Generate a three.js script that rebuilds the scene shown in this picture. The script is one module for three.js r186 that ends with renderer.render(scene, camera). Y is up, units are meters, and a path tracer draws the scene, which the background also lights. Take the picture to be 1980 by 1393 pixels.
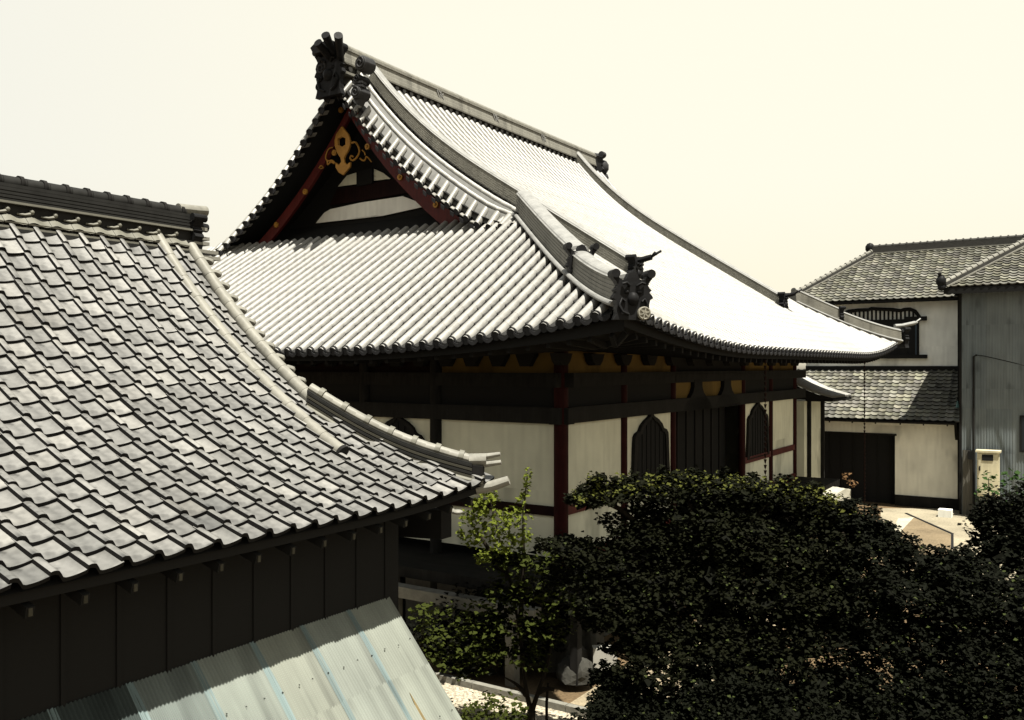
import * as THREE from 'three';

// ---------------------------------------------------------------- camera, sky, sun, exposure
const EYE = 5.4, F = 1700, CX = 990, CY = 709;              // eye height (m), focal length and horizon measured on the photograph
const scene = new THREE.Scene();
const camera = new THREE.PerspectiveCamera(2 * Math.atan(696.5 / F) * 180 / Math.PI, 1980 / 1393, 0.1, 2000);
camera.position.set(0, EYE, 0);
camera.setViewOffset(1980, 1393, 0, -12.5, 1980, 1393);     // lens shifted up a little, verticals stay vertical
camera.updateProjectionMatrix();
const renderer = new THREE.WebGLRenderer();
renderer.toneMapping = THREE.LinearToneMapping;
renderer.toneMappingExposure = 2.6;
renderer.shadowMap.enabled = true;

const SUN = new THREE.Vector3(0.186, 1, 0.300).normalize();
function makeSky() {
  const W = 512, H = 256, d = new Float32Array(W * H * 4);
  const hz = [1.02, 0.982, 0.825], zen = [0.24, 0.29, 0.34];
  for (let j = 0; j < H; j++) for (let i = 0; i < W; i++) {
    const el = ((j + .5) / H - .5) * Math.PI, az = ((i + .5) / W - .5) * 2 * Math.PI;
    const x = Math.cos(el) * Math.cos(az), y = Math.sin(el), z = Math.cos(el) * Math.sin(az);
    let t = THREE.MathUtils.smoothstep(el, 0.36, 1.0);
    const cs = x * SUN.x + y * SUN.y + z * SUN.z;
    const glow = Math.exp(-(1 - cs) * 9) * .5 + Math.exp(-(1 - cs) * 60) * .6;
    const left = THREE.MathUtils.smoothstep(-x, 0.0, .7) * .10;
    const low = 1 - THREE.MathUtils.smoothstep(el, 0.0, .22);
    const k = (j * W + i) * 4;
    for (let c = 0; c < 3; c++) {
      let v = hz[c] * (1 - t) + zen[c] * t;
      v += glow * [1, .96, .85][c];
      v *= 1 - left * [1.2, .95, .2][c];
      v *= 1 - low * [0, .05, .13][c];
      if (el < 0) v = [.12, .10, .07][c];
      d[k + c] = v / 2.6;
    }
    d[k + 3] = 1;
  }
  const t = new THREE.DataTexture(d, W, H, THREE.RGBAFormat, THREE.FloatType);
  t.mapping = THREE.EquirectangularReflectionMapping; t.magFilter = THREE.LinearFilter; t.minFilter = THREE.LinearFilter;
  t.wrapS = THREE.RepeatWrapping; t.needsUpdate = true;
  return t;
}
scene.background = makeSky();
scene.environment = scene.background;
const sun = new THREE.DirectionalLight(new THREE.Color(1, .95, .84), 5);
sun.position.copy(SUN).multiplyScalar(80).add(new THREE.Vector3(2, 4, -20)); sun.target.position.set(2, 4, -20);
sun.castShadow = true; sun.shadow.mapSize.set(4096, 4096);
Object.assign(sun.shadow.camera, { left: -40, right: 40, top: 40, bottom: -40, near: 1, far: 200 });
scene.add(sun, sun.target);

// ---------------------------------------------------------------- helpers
function rng(seed) { let a = seed >>> 0; return () => { a = (a + 0x6D2B79F5) | 0; let t = Math.imul(a ^ (a >>> 15), 1 | a); t = (t + Math.imul(t ^ (t >>> 7), 61 | t)) ^ t; return ((t ^ (t >>> 14)) >>> 0) / 4294967296; }; }
const R0 = rng(7);
const clamp = THREE.MathUtils.clamp, lerp = THREE.MathUtils.lerp, sstep = THREE.MathUtils.smoothstep;
const V = (x, y, z) => new THREE.Vector3(x, y, z);
const TH = Math.atan2(1700, 1105);                            // the temple's axes are turned by this about y
const CO = Math.cos(TH), SI = Math.sin(TH);                   // local x -> world (CO, -SI), local z -> world (SI, CO)
// a frame: origin in world (X, D) on the ground; local x runs away to the right, local z comes forward to the right
const toWorld = (f, x, y, z) => [f.X + CO * x + SI * z, y, -(f.D + SI * x - CO * z)];
const onX = (f, px, py, x) => { const k = (px - CX) / F; const z = (k * (f.D + SI * x) - f.X - CO * x) / (SI + k * CO); const D = f.D + SI * x - CO * z; return [x, EYE - (py - CY) / F * D, z]; };
const onZ = (f, px, py, z) => { const k = (px - CX) / F; const x = (k * (f.D - CO * z) - f.X - SI * z) / (CO - k * SI); const D = f.D + SI * x - CO * z; return [x, EYE - (py - CY) / F * D, z]; };
const at = (px, py, D) => [(px - CX) / F * D, EYE - (py - CY) / F * D, -D];     // world point at a distance
const onGround = (px, py, y = 0) => at(px, py, (EYE - y) * F / (py - CY));

class GB {                                                     // collects triangles; positions in the parent's axes, uv by box projection in metres
  constructor() { this.p = []; this.n = []; this.u = []; }
  tri(a, b, c, na, nb, nc) {
    const ux = b[0] - a[0], uy = b[1] - a[1], uz = b[2] - a[2], vx = c[0] - a[0], vy = c[1] - a[1], vz = c[2] - a[2];
    let fx = uy * vz - uz * vy, fy = uz * vx - ux * vz, fz = ux * vy - uy * vx; const l = Math.hypot(fx, fy, fz);
    if (l < 1e-12) return; fx /= l; fy /= l; fz /= l;
    const f = [fx, fy, fz]; const ax = Math.abs(fx), ay = Math.abs(fy), az = Math.abs(fz);
    for (const [q, m] of [[a, na], [b, nb], [c, nc]]) {
      this.p.push(q[0], q[1], q[2]); const g = m || f; this.n.push(g[0], g[1], g[2]);
      if (ax >= ay && ax >= az) this.u.push(q[2], q[1]); else if (ay >= az) this.u.push(q[0], q[2]); else this.u.push(q[0], q[1]);
    }
  }
  quad(a, b, c, d) { this.tri(a, b, c); this.tri(a, c, d); return this; }
  box(x0, x1, y0, y1, z0, z1) { return this.obox([(x0 + x1) / 2, (y0 + y1) / 2, (z0 + z1) / 2], [(x1 - x0) / 2, 0, 0], [0, (y1 - y0) / 2, 0], [0, 0, (z1 - z0) / 2]); }
  obox(c, A, B, C) {
    const P = (i, j, k) => [c[0] + i * A[0] + j * B[0] + k * C[0], c[1] + i * A[1] + j * B[1] + k * C[1], c[2] + i * A[2] + j * B[2] + k * C[2]];
    this.quad(P(1, -1, -1), P(1, 1, -1), P(1, 1, 1), P(1, -1, 1)); this.quad(P(-1, -1, 1), P(-1, 1, 1), P(-1, 1, -1), P(-1, -1, -1));
    this.quad(P(-1, 1, 1), P(1, 1, 1), P(1, 1, -1), P(-1, 1, -1)); this.quad(P(-1, -1, -1), P(1, -1, -1), P(1, -1, 1), P(-1, -1, 1));
    this.quad(P(-1, -1, 1), P(1, -1, 1), P(1, 1, 1), P(-1, 1, 1)); this.quad(P(1, -1, -1), P(-1, -1, -1), P(-1, 1, -1), P(1, 1, -1));
    return this;
  }
  bar(p, q, w, h, up = [0, 1, 0]) {                            // box from p to q
    const d = V(...q).sub(V(...p)), L = d.length(); d.normalize(); const s = V().crossVectors(d, V(...up)).normalize(), u = V().crossVectors(s, d);
    return this.obox([(p[0] + q[0]) / 2, (p[1] + q[1]) / 2, (p[2] + q[2]) / 2], d.multiplyScalar(L / 2).toArray(), u.multiplyScalar(h / 2).toArray(), s.multiplyScalar(w / 2).toArray());
  }
  grid(fn, nu, nv, flip = false) {                             // smooth sheet fn(u, v) -> point
    const P = [], N = [];
    for (let j = 0; j <= nv; j++) for (let i = 0; i <= nu; i++) { P.push(fn(i / nu, j / nv, i, j)); N.push([0, 0, 0]); }
    const W = nu + 1, T = [];
    for (let j = 0; j < nv; j++) for (let i = 0; i < nu; i++) {
      const a = j * W + i, b = a + 1, c = a + W + 1, d = a + W;
      if (flip) T.push([a, c, b], [a, d, c]); else T.push([a, b, c], [a, c, d]);
    }
    for (const t of T) {
      const [a, b, c] = t.map((i) => P[i]);
      const ux = b[0] - a[0], uy = b[1] - a[1], uz = b[2] - a[2], vx = c[0] - a[0], vy = c[1] - a[1], vz = c[2] - a[2];
      const f = [uy * vz - uz * vy, uz * vx - ux * vz, ux * vy - uy * vx];
      for (const i of t) { N[i][0] += f[0]; N[i][1] += f[1]; N[i][2] += f[2]; }
    }
    for (const n of N) { const l = Math.hypot(...n) || 1; n[0] /= l; n[1] /= l; n[2] /= l; }
    for (const [a, b, c] of T) this.tri(P[a], P[b], P[c], N[a], N[b], N[c]);
    return this;
  }
  tube(pts, r, seg = 8, caps = true) {                          // r number or (t) => number
    const n = pts.length, rad = typeof r === 'function' ? r : () => r; const Fr = [];
    let prev = null;
    for (let i = 0; i < n; i++) {
      const a = V(...pts[Math.max(0, i - 1)]), b = V(...pts[Math.min(n - 1, i + 1)]), d = b.sub(a).normalize();
      let s = prev ? prev.clone().sub(d.clone().multiplyScalar(prev.dot(d))) : V().crossVectors(d, Math.abs(d.y) > .9 ? V(1, 0, 0) : V(0, 1, 0));
      s.normalize(); prev = s; Fr.push([s, V().crossVectors(d, s)]);
    }
    this.grid((u, v, i, j) => { const a = -u * 2 * Math.PI, R = rad(j / (n - 1)), [s, t] = Fr[j]; const p = pts[j]; return [p[0] + R * (Math.cos(a) * s.x + Math.sin(a) * t.x), p[1] + R * (Math.cos(a) * s.y + Math.sin(a) * t.y), p[2] + R * (Math.cos(a) * s.z + Math.sin(a) * t.z)]; }, seg, n - 1, true);
    if (caps) for (const j of [0, n - 1]) {
      const R = rad(j / (n - 1)); if (R < 1e-3) continue; const [s, t] = Fr[j], p = pts[j];
      const q = (i) => { const a = i / seg * 2 * Math.PI; return [p[0] + R * (Math.cos(a) * s.x + Math.sin(a) * t.x), p[1] + R * (Math.cos(a) * s.y + Math.sin(a) * t.y), p[2] + R * (Math.cos(a) * s.z + Math.sin(a) * t.z)]; };
      for (let i = 0; i < seg; i++) j ? this.tri(p, q(i), q(i + 1)) : this.tri(p, q(i + 1), q(i));
    }
    return this;
  }
  sweep(path, prof, side, closed = false, ends = true) {        // flat-faced sweep; prof [[lateral, up]...]; side(i) -> horizontal unit vector
    const Q = path.map((p, i) => { const s = side(i); return prof.map(([a, b]) => [p[0] + a * s[0], p[1] + b, p[2] + a * s[2]]); });
    const m = prof.length, k = closed ? m : m - 1;
    for (let i = 0; i + 1 < path.length; i++) for (let j = 0; j < k; j++) { const j2 = (j + 1) % m; this.quad(Q[i][j], Q[i + 1][j], Q[i + 1][j2], Q[i][j2]); }
    if (ends) for (const e of [0, path.length - 1]) { const tri = THREE.ShapeUtils.triangulateShape(prof.map((a) => new THREE.Vector2(...a)), []); for (const t of tri) this.tri(Q[e][t[0]], Q[e][t[1]], Q[e][t[2]]); }
    return this;
  }
  slab(poly, d, map) {                                          // polygon [[a,b]...] extruded by d; map(a, b, t) -> point
    const tri = THREE.ShapeUtils.triangulateShape(poly.map((a) => new THREE.Vector2(...a)), []);
    for (const t of tri) { this.tri(...t.map((i) => map(...poly[i], d))); this.tri(...[t[2], t[1], t[0]].map((i) => map(...poly[i], 0))); }
    for (let i = 0; i < poly.length; i++) { const a = poly[i], b = poly[(i + 1) % poly.length]; this.quad(map(...a, 0), map(...b, 0), map(...b, d), map(...a, d)); }
    return this;
  }
  ball(c, r, sy = 1, seg = 10, sz = 1) { return this.grid((u, v) => { const a = -u * 2 * Math.PI, b = (v - .5) * Math.PI; return [c[0] + r * Math.cos(b) * Math.cos(a), c[1] + r * sy * Math.sin(b), c[2] + r * sz * Math.cos(b) * Math.sin(a)]; }, seg, Math.max(4, seg >> 1), true); }
  add(geom, m) {
    let g = geom.index ? geom.toNonIndexed() : geom.clone(); if (m) g.applyMatrix4(m); if (!g.attributes.normal) g.computeVertexNormals();
    const P = g.attributes.position.array, N = g.attributes.normal.array;
    for (let i = 0; i < P.length; i += 9) this.tri([P[i], P[i + 1], P[i + 2]], [P[i + 3], P[i + 4], P[i + 5]], [P[i + 6], P[i + 7], P[i + 8]], [N[i], N[i + 1], N[i + 2]], [N[i + 3], N[i + 4], N[i + 5]], [N[i + 6], N[i + 7], N[i + 8]]);
    return this;
  }
  geo() {
    const g = new THREE.BufferGeometry();
    g.setAttribute('position', new THREE.Float32BufferAttribute(this.p, 3)); g.setAttribute('normal', new THREE.Float32BufferAttribute(this.n, 3)); g.setAttribute('uv', new THREE.Float32BufferAttribute(this.u, 2));
    return g;
  }
}
const used = {};
function numbered(n) { used[n] = (used[n] ?? -1) + 1; return used[n] ? `${n}_${String(used[n]).padStart(3, '0')}` : n; }
function shade(m) { m.castShadow = m.receiveShadow = true; return m; }
function part(name, gb, m, parent, label) { const o = shade(new THREE.Mesh(gb instanceof GB ? gb.geo() : gb, m)); o.name = name; parent.add(o); if (label) o.userData.label = label; return o; }
function sub(name, parent) { const g = new THREE.Group(); g.name = name; parent.add(g); return g; }
function thing(name, label, category, frame, group) {
  const o = new THREE.Group(); o.name = numbered(name); scene.add(o); o.userData = { label, category }; if (group) o.userData.group = group;
  if (frame) { o.position.set(frame.X, 0, -frame.D); o.rotation.y = TH; }
  return o;
}
function tag(o, label, category, group) { Object.assign(o.userData, { label, category }); if (group) o.userData.group = group; o.name = numbered(o.name); return o; }
function struct(name, gb, m, label, category, kind = 'structure') { const o = part(numbered(name), gb, m, scene); o.userData = { label, category, kind }; return o; }

// ---------------------------------------------------------------- textures and materials
function noise2(seed) {
  const r = rng(seed), N = 64, g = new Float32Array(N * N); for (let i = 0; i < g.length; i++) g[i] = r();
  const s = (t) => t * t * (3 - 2 * t);
  return (x, y, per) => { const xi = Math.floor(x), yi = Math.floor(y), fx = s(x - xi), fy = s(y - yi); const w = (a) => ((a % per) + per) % per; const G = (a, b) => g[(w(b) % N) * N + (w(a) % N)]; return lerp(lerp(G(xi, yi), G(xi + 1, yi), fx), lerp(G(xi, yi + 1), G(xi + 1, yi + 1), fx), fy); };
}
function tex(size, fn, srgb, metres) {
  const d = new Uint8Array(size * size * 4);
  for (let j = 0; j < size; j++) for (let i = 0; i < size; i++) { const c = fn(i / size, j / size); const k = (j * size + i) * 4; for (let q = 0; q < 3; q++) d[k + q] = clamp((c.length ? c[q] : c) * 255, 0, 255); d[k + 3] = 255; }
  const t = new THREE.DataTexture(d, size, size, THREE.RGBAFormat); t.wrapS = t.wrapT = THREE.RepeatWrapping; t.magFilter = THREE.LinearFilter; t.minFilter = THREE.LinearMipmapLinearFilter; t.generateMipmaps = true;
  if (srgb) t.colorSpace = THREE.SRGBColorSpace; t.repeat.set(1 / metres, 1 / metres); t.needsUpdate = true; return t;
}
const n1 = noise2(3), n2 = noise2(11), n3 = noise2(23);
const fbm = (x, y, p, o = 4) => { let a = 0, w = .5, s = 0; for (let i = 0; i < o; i++) { a += w * (i % 2 ? n2 : n1)(x * p, y * p, p); s += w; w *= .55; p *= 2; } return a / s; };
const T = {
  mottle: tex(512, (x, y) => { const a = fbm(x, y, 5, 5), b = fbm(x + .3, y + .7, 16, 3); return clamp(.62 + .55 * (a - .5) + .35 * (b - .5) + .25, .3, 1); }, false, 1.1),
  weather: tex(512, (x, y) => { const a = fbm(x, y, 6, 5), b = fbm(x + .37, y + .61, 22, 3), c = n3(x * 50, y * 10, 50); return clamp(.78 + .75 * (a - .5) + .45 * (b - .5) + .14 * (c - .5) - .35 * sstep(fbm(x + .11, y + .83, 9, 3), .62, .74), .22, 1); }, false, 1.35),
  fine: tex(256, (x, y) => fbm(x, y, 16, 3), false, .5),
  plaster: tex(512, (x, y) => { const a = fbm(x, y, 4, 5), b = n3(x * 40, y * 6, 40); return clamp(.86 + .34 * (a - .5) + .12 * (b - .5) + .04 - .25 * sstep(fbm(x + .2, y * .6, 3, 4), .60, .75), 0, 1); }, false, 3.1),
  wood: tex(512, (x, y) => { const a = n1(x * 40, y * 3, 40), b = fbm(x, y, 6, 4); return clamp(.7 + .3 * (a - .5) + .4 * (b - .5), .15, 1); }, false, 1.3),
  streak: tex(512, (x, y) => { const a = n1(x * 24, y * 2, 24), b = n2(x * 60, y * 3, 60), c = fbm(x, y, 4, 4); return clamp(.80 - .3 * sstep(n3(x * 14, y * 3, 14), .72, .95) + .22 * (a - .5) + .14 * (b - .5) + .3 * (c - .5), .3, 1); }, false, 2.3),
  sand: tex(512, (x, y) => { const a = fbm(x, y, 4, 5), b = n3(x * 120, y * 120, 120); return clamp(.72 + .5 * (a - .5) + .3 * (b - .5), .2, 1); }, false, 3.7),
  pebble: tex(512, (x, y) => { let best = 9, id = 0; const P = 26, cx = x * P, cy = y * P; for (let j = -1; j < 2; j++) for (let i = -1; i < 2; i++) { const gx = Math.floor(cx) + i, gy = Math.floor(cy) + j, w = (a) => ((a % P) + P) % P; const ox = n1(w(gx) + .01, w(gy) + .01, 64), oy = n2(w(gx) + .01, w(gy) + .01, 64); const dd = Math.hypot(gx + .15 + .7 * ox - cx, gy + .15 + .7 * oy - cy); if (dd < best) { best = dd; id = n3(w(gx) + .01, w(gy) + .01, 64); } } return clamp((.55 + .6 * id) * (1.12 - best * .75), .1, 1); }, false, 1.2),
};
function mat(c, rough, o = {}) { return new THREE.MeshPhysicalMaterial({ color: new THREE.Color().setRGB(...c), roughness: rough, metalness: 0, side: THREE.DoubleSide, specularIntensity: Math.max(...c) < .06 ? .12 : .4, ...o }); }
const M = {
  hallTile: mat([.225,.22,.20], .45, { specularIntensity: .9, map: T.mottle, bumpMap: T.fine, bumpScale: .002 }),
  hipTile: mat([.255,.25,.232], .45, { specularIntensity: .9, map: T.mottle, bumpMap: T.fine, bumpScale: .002 }),  // same tile as hallTile; glare difference between the slopes put into the colour
  hallPan: mat([.026,.0255,.0245], .55, { map: T.mottle }),  // near-black: shade between the round rows is painted into the flat tiles
  hallEnd: mat([.022, .022, .023], .6, { map: T.mottle }),
  ridge: mat([.20,.195,.168], .6, { map: T.streak, bumpMap: T.fine, bumpScale: .004 }),
  ridgeDark: mat([.04, .039, .036], .65, { map: T.mottle }),
  ridgeTop: mat([.22,.22,.21], .5, { map: T.mottle }),
  oni: mat([.012,.012,.0125], .5, { map: T.mottle, bumpMap: T.mottle, bumpScale: .01 }),
  oniGrey: mat([.034,.034,.035], .5, { map: T.mottle, bumpMap: T.mottle, bumpScale: .01 }),
  edge: mat([.014, .0135, .013], .8, { map: T.mottle }),  // near-black: step shadow painted on pantile edges; also caps, collars and screws
  plaster: mat([.60,.60,.485], .9, { map: T.plaster, bumpMap: T.fine, bumpScale: .002 }),
  yellow: mat([.13,.085,.022], .9, { map: T.plaster }),
  dark: mat([.0125, .0124, .012], .8),
  wood: mat([.0195, .0188, .0175], .75, { map: T.wood, bumpMap: T.wood, bumpScale: .003 }),
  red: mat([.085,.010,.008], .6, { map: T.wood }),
  pillar: mat([.030,.0055,.005], .6, { map: T.wood }),
  gold: mat([.32,.16,.03], .45, { metalness: .2, map: T.mottle }),
  white: mat([.80,.80,.74], .85, { map: T.plaster }),
  stone: mat([.17,.165,.14], .9, { map: T.mottle, bumpMap: T.mottle, bumpScale: .01 }),
  concrete: mat([.27, .225, .15], .9, { map: T.sand, bumpMap: T.sand, bumpScale: .004 }),
  soil: mat([.13, .09, .048], .95, { map: T.sand, bumpMap: T.sand, bumpScale: .01 }),
  gravel: mat([.42, .37, .28], .9, { map: T.pebble, bumpMap: T.pebble, bumpScale: .02 }),
  interior: mat([.014,.014,.014], .9),
};

// ================================================================ ground
{
  const g = new GB(); g.grid((u, v) => [(u - .5) * 1200, 0, (v - .5) * 1200], 8, 8, true);
  struct('ground', g, M.soil, 'bare brown earth of the temple yard under the trees', 'ground');
}

// ================================================================ temple hall
const HF = { X: 0.894, D: 16 };
const hall = thing('temple_hall', 'large temple hall with white walls, red posts and broad curved tiled roof', 'temple', HF);
const XE = 19.2, OV = 2.5, ZB = -17.1, ZR = -7.3, XG = 1.75, XG2 = 14.95, KX = 2.6, KX2 = 13.2;
const f0 = (s) => EYE + .40 + .62 * s + .0105 * Math.max(0, s - 5) ** 3;
const up = (c, s) => .42 * Math.max(0, 1 - c / 6) ** 2 * Math.max(0, 1 - s / 5) ** 2;
const mainY = (x, z) => { const s = OV - z, c = Math.min(x + OV, XE - x); return f0(s) + up(Math.max(c, s * .0), s) - .06 * (1 - Math.exp(-Math.max(0, c - s) / 3)); };
const hipY = (x, z) => { const s = x + OV, c = Math.min(OV - z, z - ZB); return f0(s) + up(c, s) - .12 * (1 - Math.exp(-Math.max(0, c - s) / 2.5)); };
const dropS = (s) => .1 + .63 * sstep(s, 4.1, 5.7);
const rakeY = (x, z) => { const s = OV - z, t = clamp((x - XG) / (KX - XG), 0, 1); return mainY(Math.max(x, XG), z) - dropS(s) * (1 - t) ** 1.7; };
const mirrorZ = (z) => 2 * ZR - z;

// a row of half-round tiles along a path (bottom first); lateral = direction of the eave
function roundRow(g, path, lat, r, tile = .31) {
  let L = 0; const acc = [0]; for (let i = 1; i < path.length; i++) { L += Math.hypot(path[i][0] - path[i - 1][0], path[i][1] - path[i - 1][1], path[i][2] - path[i - 1][2]); acc.push(L); }
  if (L < .05) return;
  const pt = (d) => { let i = 1; while (i < path.length - 1 && acc[i] < d) i++; const t = (d - acc[i - 1]) / (acc[i] - acc[i - 1] || 1); return path[i].map((q, k) => lerp(path[i - 1][k], q, t)); };
  const n = Math.max(1, Math.round(L / tile)), l = V(...lat);
  for (let k = 0; k < n; k++) {
    const a = pt(k / n * L), b = pt(Math.min(L, ((k + 1) / n) * L + .012)), tan = V(...b).sub(V(...a)).normalize(), nor = V().crossVectors(l, tan).normalize(); if (nor.y < 0) nor.negate();
    g.grid((u, v) => { const an = (-.06 + 1.12 * u) * Math.PI, R = v < .5 ? r : r * .98, c = v < .5 ? a : b; const ca = Math.cos(an) * R, sa = Math.sin(an) * R * 1.05; return [c[0] + l.x * ca + nor.x * sa, c[1] + l.y * ca + nor.y * sa, c[2] + l.z * ca + nor.z * sa]; }, 8, 1, true);
  }
}
function disc(g, c, axis, r, th) {                             // round end tile facing along axis
  const a = V(...axis).normalize(); g.tube([[c[0] - a.x * th, c[1] - a.y * th, c[2] - a.z * th], c], r, 12);
}
// hip (gable-side) roof -------------------------------------------------------------------
{
  const hip = sub('hip_roof', hall), ends = new GB(), pans = new GB();
  const zs = []; for (let z = OV - .17; z > ZB + .1; z -= .29) zs.push(z);
  const xTop = (z) => { const a = Math.min(OV - z, z - ZB) - OV; return Math.min(a, 2.25); };
  for (const z of zs) {
    const g = new GB(), x1 = xTop(z); if (x1 < -2.3) continue; const path = []; const n = Math.max(3, Math.ceil((x1 + 2.55) / .3));
    for (let i = 0; i <= n; i++) { const x = lerp(-2.56, x1, i / n); path.push([x, hipY(x, z) + .015, z]); }
    roundRow(g, path, [0, 0, 1], .070); part('round_tile_row', g, M.hipTile, hip);
    const p = path[0]; disc(ends, [p[0] - .012, p[1] + .006, z], [-1, -.1, 0], .088, .04);
  }
  for (let k = 0; k + 1 < zs.length; k++) {
    const zc = (zs[k] + zs[k + 1]) / 2, x1 = Math.max(xTop(zs[k]), xTop(zs[k + 1])); const n = Math.max(1, Math.round((x1 + 2.55) / .25));
    for (let i = 0; i < n; i++) {
      const xa = -2.53 + i * .25, xb = xa + .26;
      const P = (u, v) => { const x = lerp(xa, xb, v), z = zc + (u - .5) * .2; return [x, hipY(x, z) + .046 * (1 - v) - .06 + .05 * Math.pow(2 * u - 1, 2), z]; };
      pans.grid(P, 4, 1);
      for (let q = 0; q < 4; q++) { const a = P(q / 4, 0), b = P((q + 1) / 4, 0); pans.quad([a[0], a[1] - .046, a[2]], [b[0], b[1] - .046, b[2]], b, a); }
    }
    const zz = zc, xx = -2.55; ends.slab([[-.1, .02], [-.06, -.02], [0, -.035], [.06, -.02], [.1, .02], [.1, -.03], [.05, -.075], [0, -.09], [-.05, -.075], [-.1, -.03]], .03, (a, b, t) => [xx - t, hipY(xx, zz) + b, zz + a]);
  }
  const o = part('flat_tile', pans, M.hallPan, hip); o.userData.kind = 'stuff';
  const e = part('eave_end_tile', ends, M.hallEnd, hip, 'dark round end tiles along the eave'); e.userData.kind = 'stuff';
  // boards under the tiles, down to the wall
  const b = new GB();
  b.grid((u, v) => { const s = v * 5.7, z = lerp(OV - s - 0, ZB + s, u); const x = -OV + s; return [x, hipY(x, z) - .1, z]; }, 24, 10);
  part('roof_boarding', b, M.dark, hip);
}
// main slope -------------------------------------------------------------------------------
{
  const mr = sub('main_roof', hall), ends = new GB(), pans = new GB();
  const xs = []; for (let x = -OV + .17; x < XE - .1; x += .29) xs.push(x);
  const sTop = (x) => { if (x < XG) return x + OV; if (x < KX) return 4.75; if (x <= XG2) return 9.32; return XE - x; };
  for (const x of xs) {
    const s1 = sTop(x); if (s1 < .2) continue; const n = Math.max(3, Math.ceil(s1 / .3)), path = [], g = new GB();
    for (let i = 0; i <= n; i++) { const s = lerp(-.06, s1, i / n), z = OV - s; path.push([x, mainY(x, z) + .015, z]); }
    roundRow(g, path, [1, 0, 0], .076); part('round_tile_row', g, M.hallTile, mr);
    disc(ends, [x, path[0][1] + .006, path[0][2] + .012], [0, -.1, 1], .088, .04);
  }
  for (let k = 0; k + 1 < xs.length; k++) {
    const xc = (xs[k] + xs[k + 1]) / 2, s1 = Math.max(sTop(xs[k]), sTop(xs[k + 1])), n = Math.max(1, Math.round(s1 / .25));
    for (let i = 0; i < n; i++) {
      const sa = .03 - .05 + i * .25, sb = sa + .26;
      const P = (u, v) => { const z = OV - lerp(sa, sb, v), x = xc + (u - .5) * .2; return [x, mainY(x, z) + .030 * (1 - v) - .045 + .05 * Math.pow(2 * u - 1, 2), z]; };
      pans.grid(P, 3, 1, true);
      const a = P(0, 0), b = P(1, 0); pans.quad([a[0], a[1] - .028, a[2]], [b[0], b[1] - .028, b[2]], b, a);
    }
    ends.slab([[-.1, .02], [-.06, -.02], [0, -.035], [.06, -.02], [.1, .02], [.1, -.03], [.05, -.075], [0, -.09], [-.05, -.075], [-.1, -.03]], .03, (a, b, t) => [xc + a, mainY(xc, OV + .05) + b, OV + .05 + t]);
  }
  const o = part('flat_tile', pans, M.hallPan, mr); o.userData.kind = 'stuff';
  const e = part('eave_end_tile', ends, M.hallEnd, mr, 'dark round end tiles along the eave'); e.userData.kind = 'stuff';
  const b = new GB();
  b.grid((u, v) => { const s = v * 4.3, x = lerp(-OV + s, XE - s, u); return [x, mainY(x, OV - s) - .1, OV - s]; }, 40, 8);
  b.grid((u, v) => { const s = lerp(4.25, 9.8, v), x = lerp(KX - .1, XG2, u); return [x, mainY(x, OV - s) - .1, OV - s]; }, 20, 12);
  // back slope and far hip, out of sight but closing the roof
  b.grid((u, v) => { const s = v * 4.3, x = lerp(-OV + s, XE - s, u); return [x, f0(s) - .05, ZB + s]; }, 10, 8);
  b.grid((u, v) => { const s = lerp(4.25, 9.8, v), x = lerp(KX - .1, XG2, u); return [x, f0(s) - .05, ZB + s]; }, 10, 12);
  b.grid((u, v) => { const s = v * 5, z = lerp(OV - s, ZB + s, u); return [XE - s, f0(s) - .05 + up(Math.min(OV - z, z - ZB), s), z]; }, 14, 8);
  part('roof_boarding', b, M.dark, mr);
}
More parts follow.
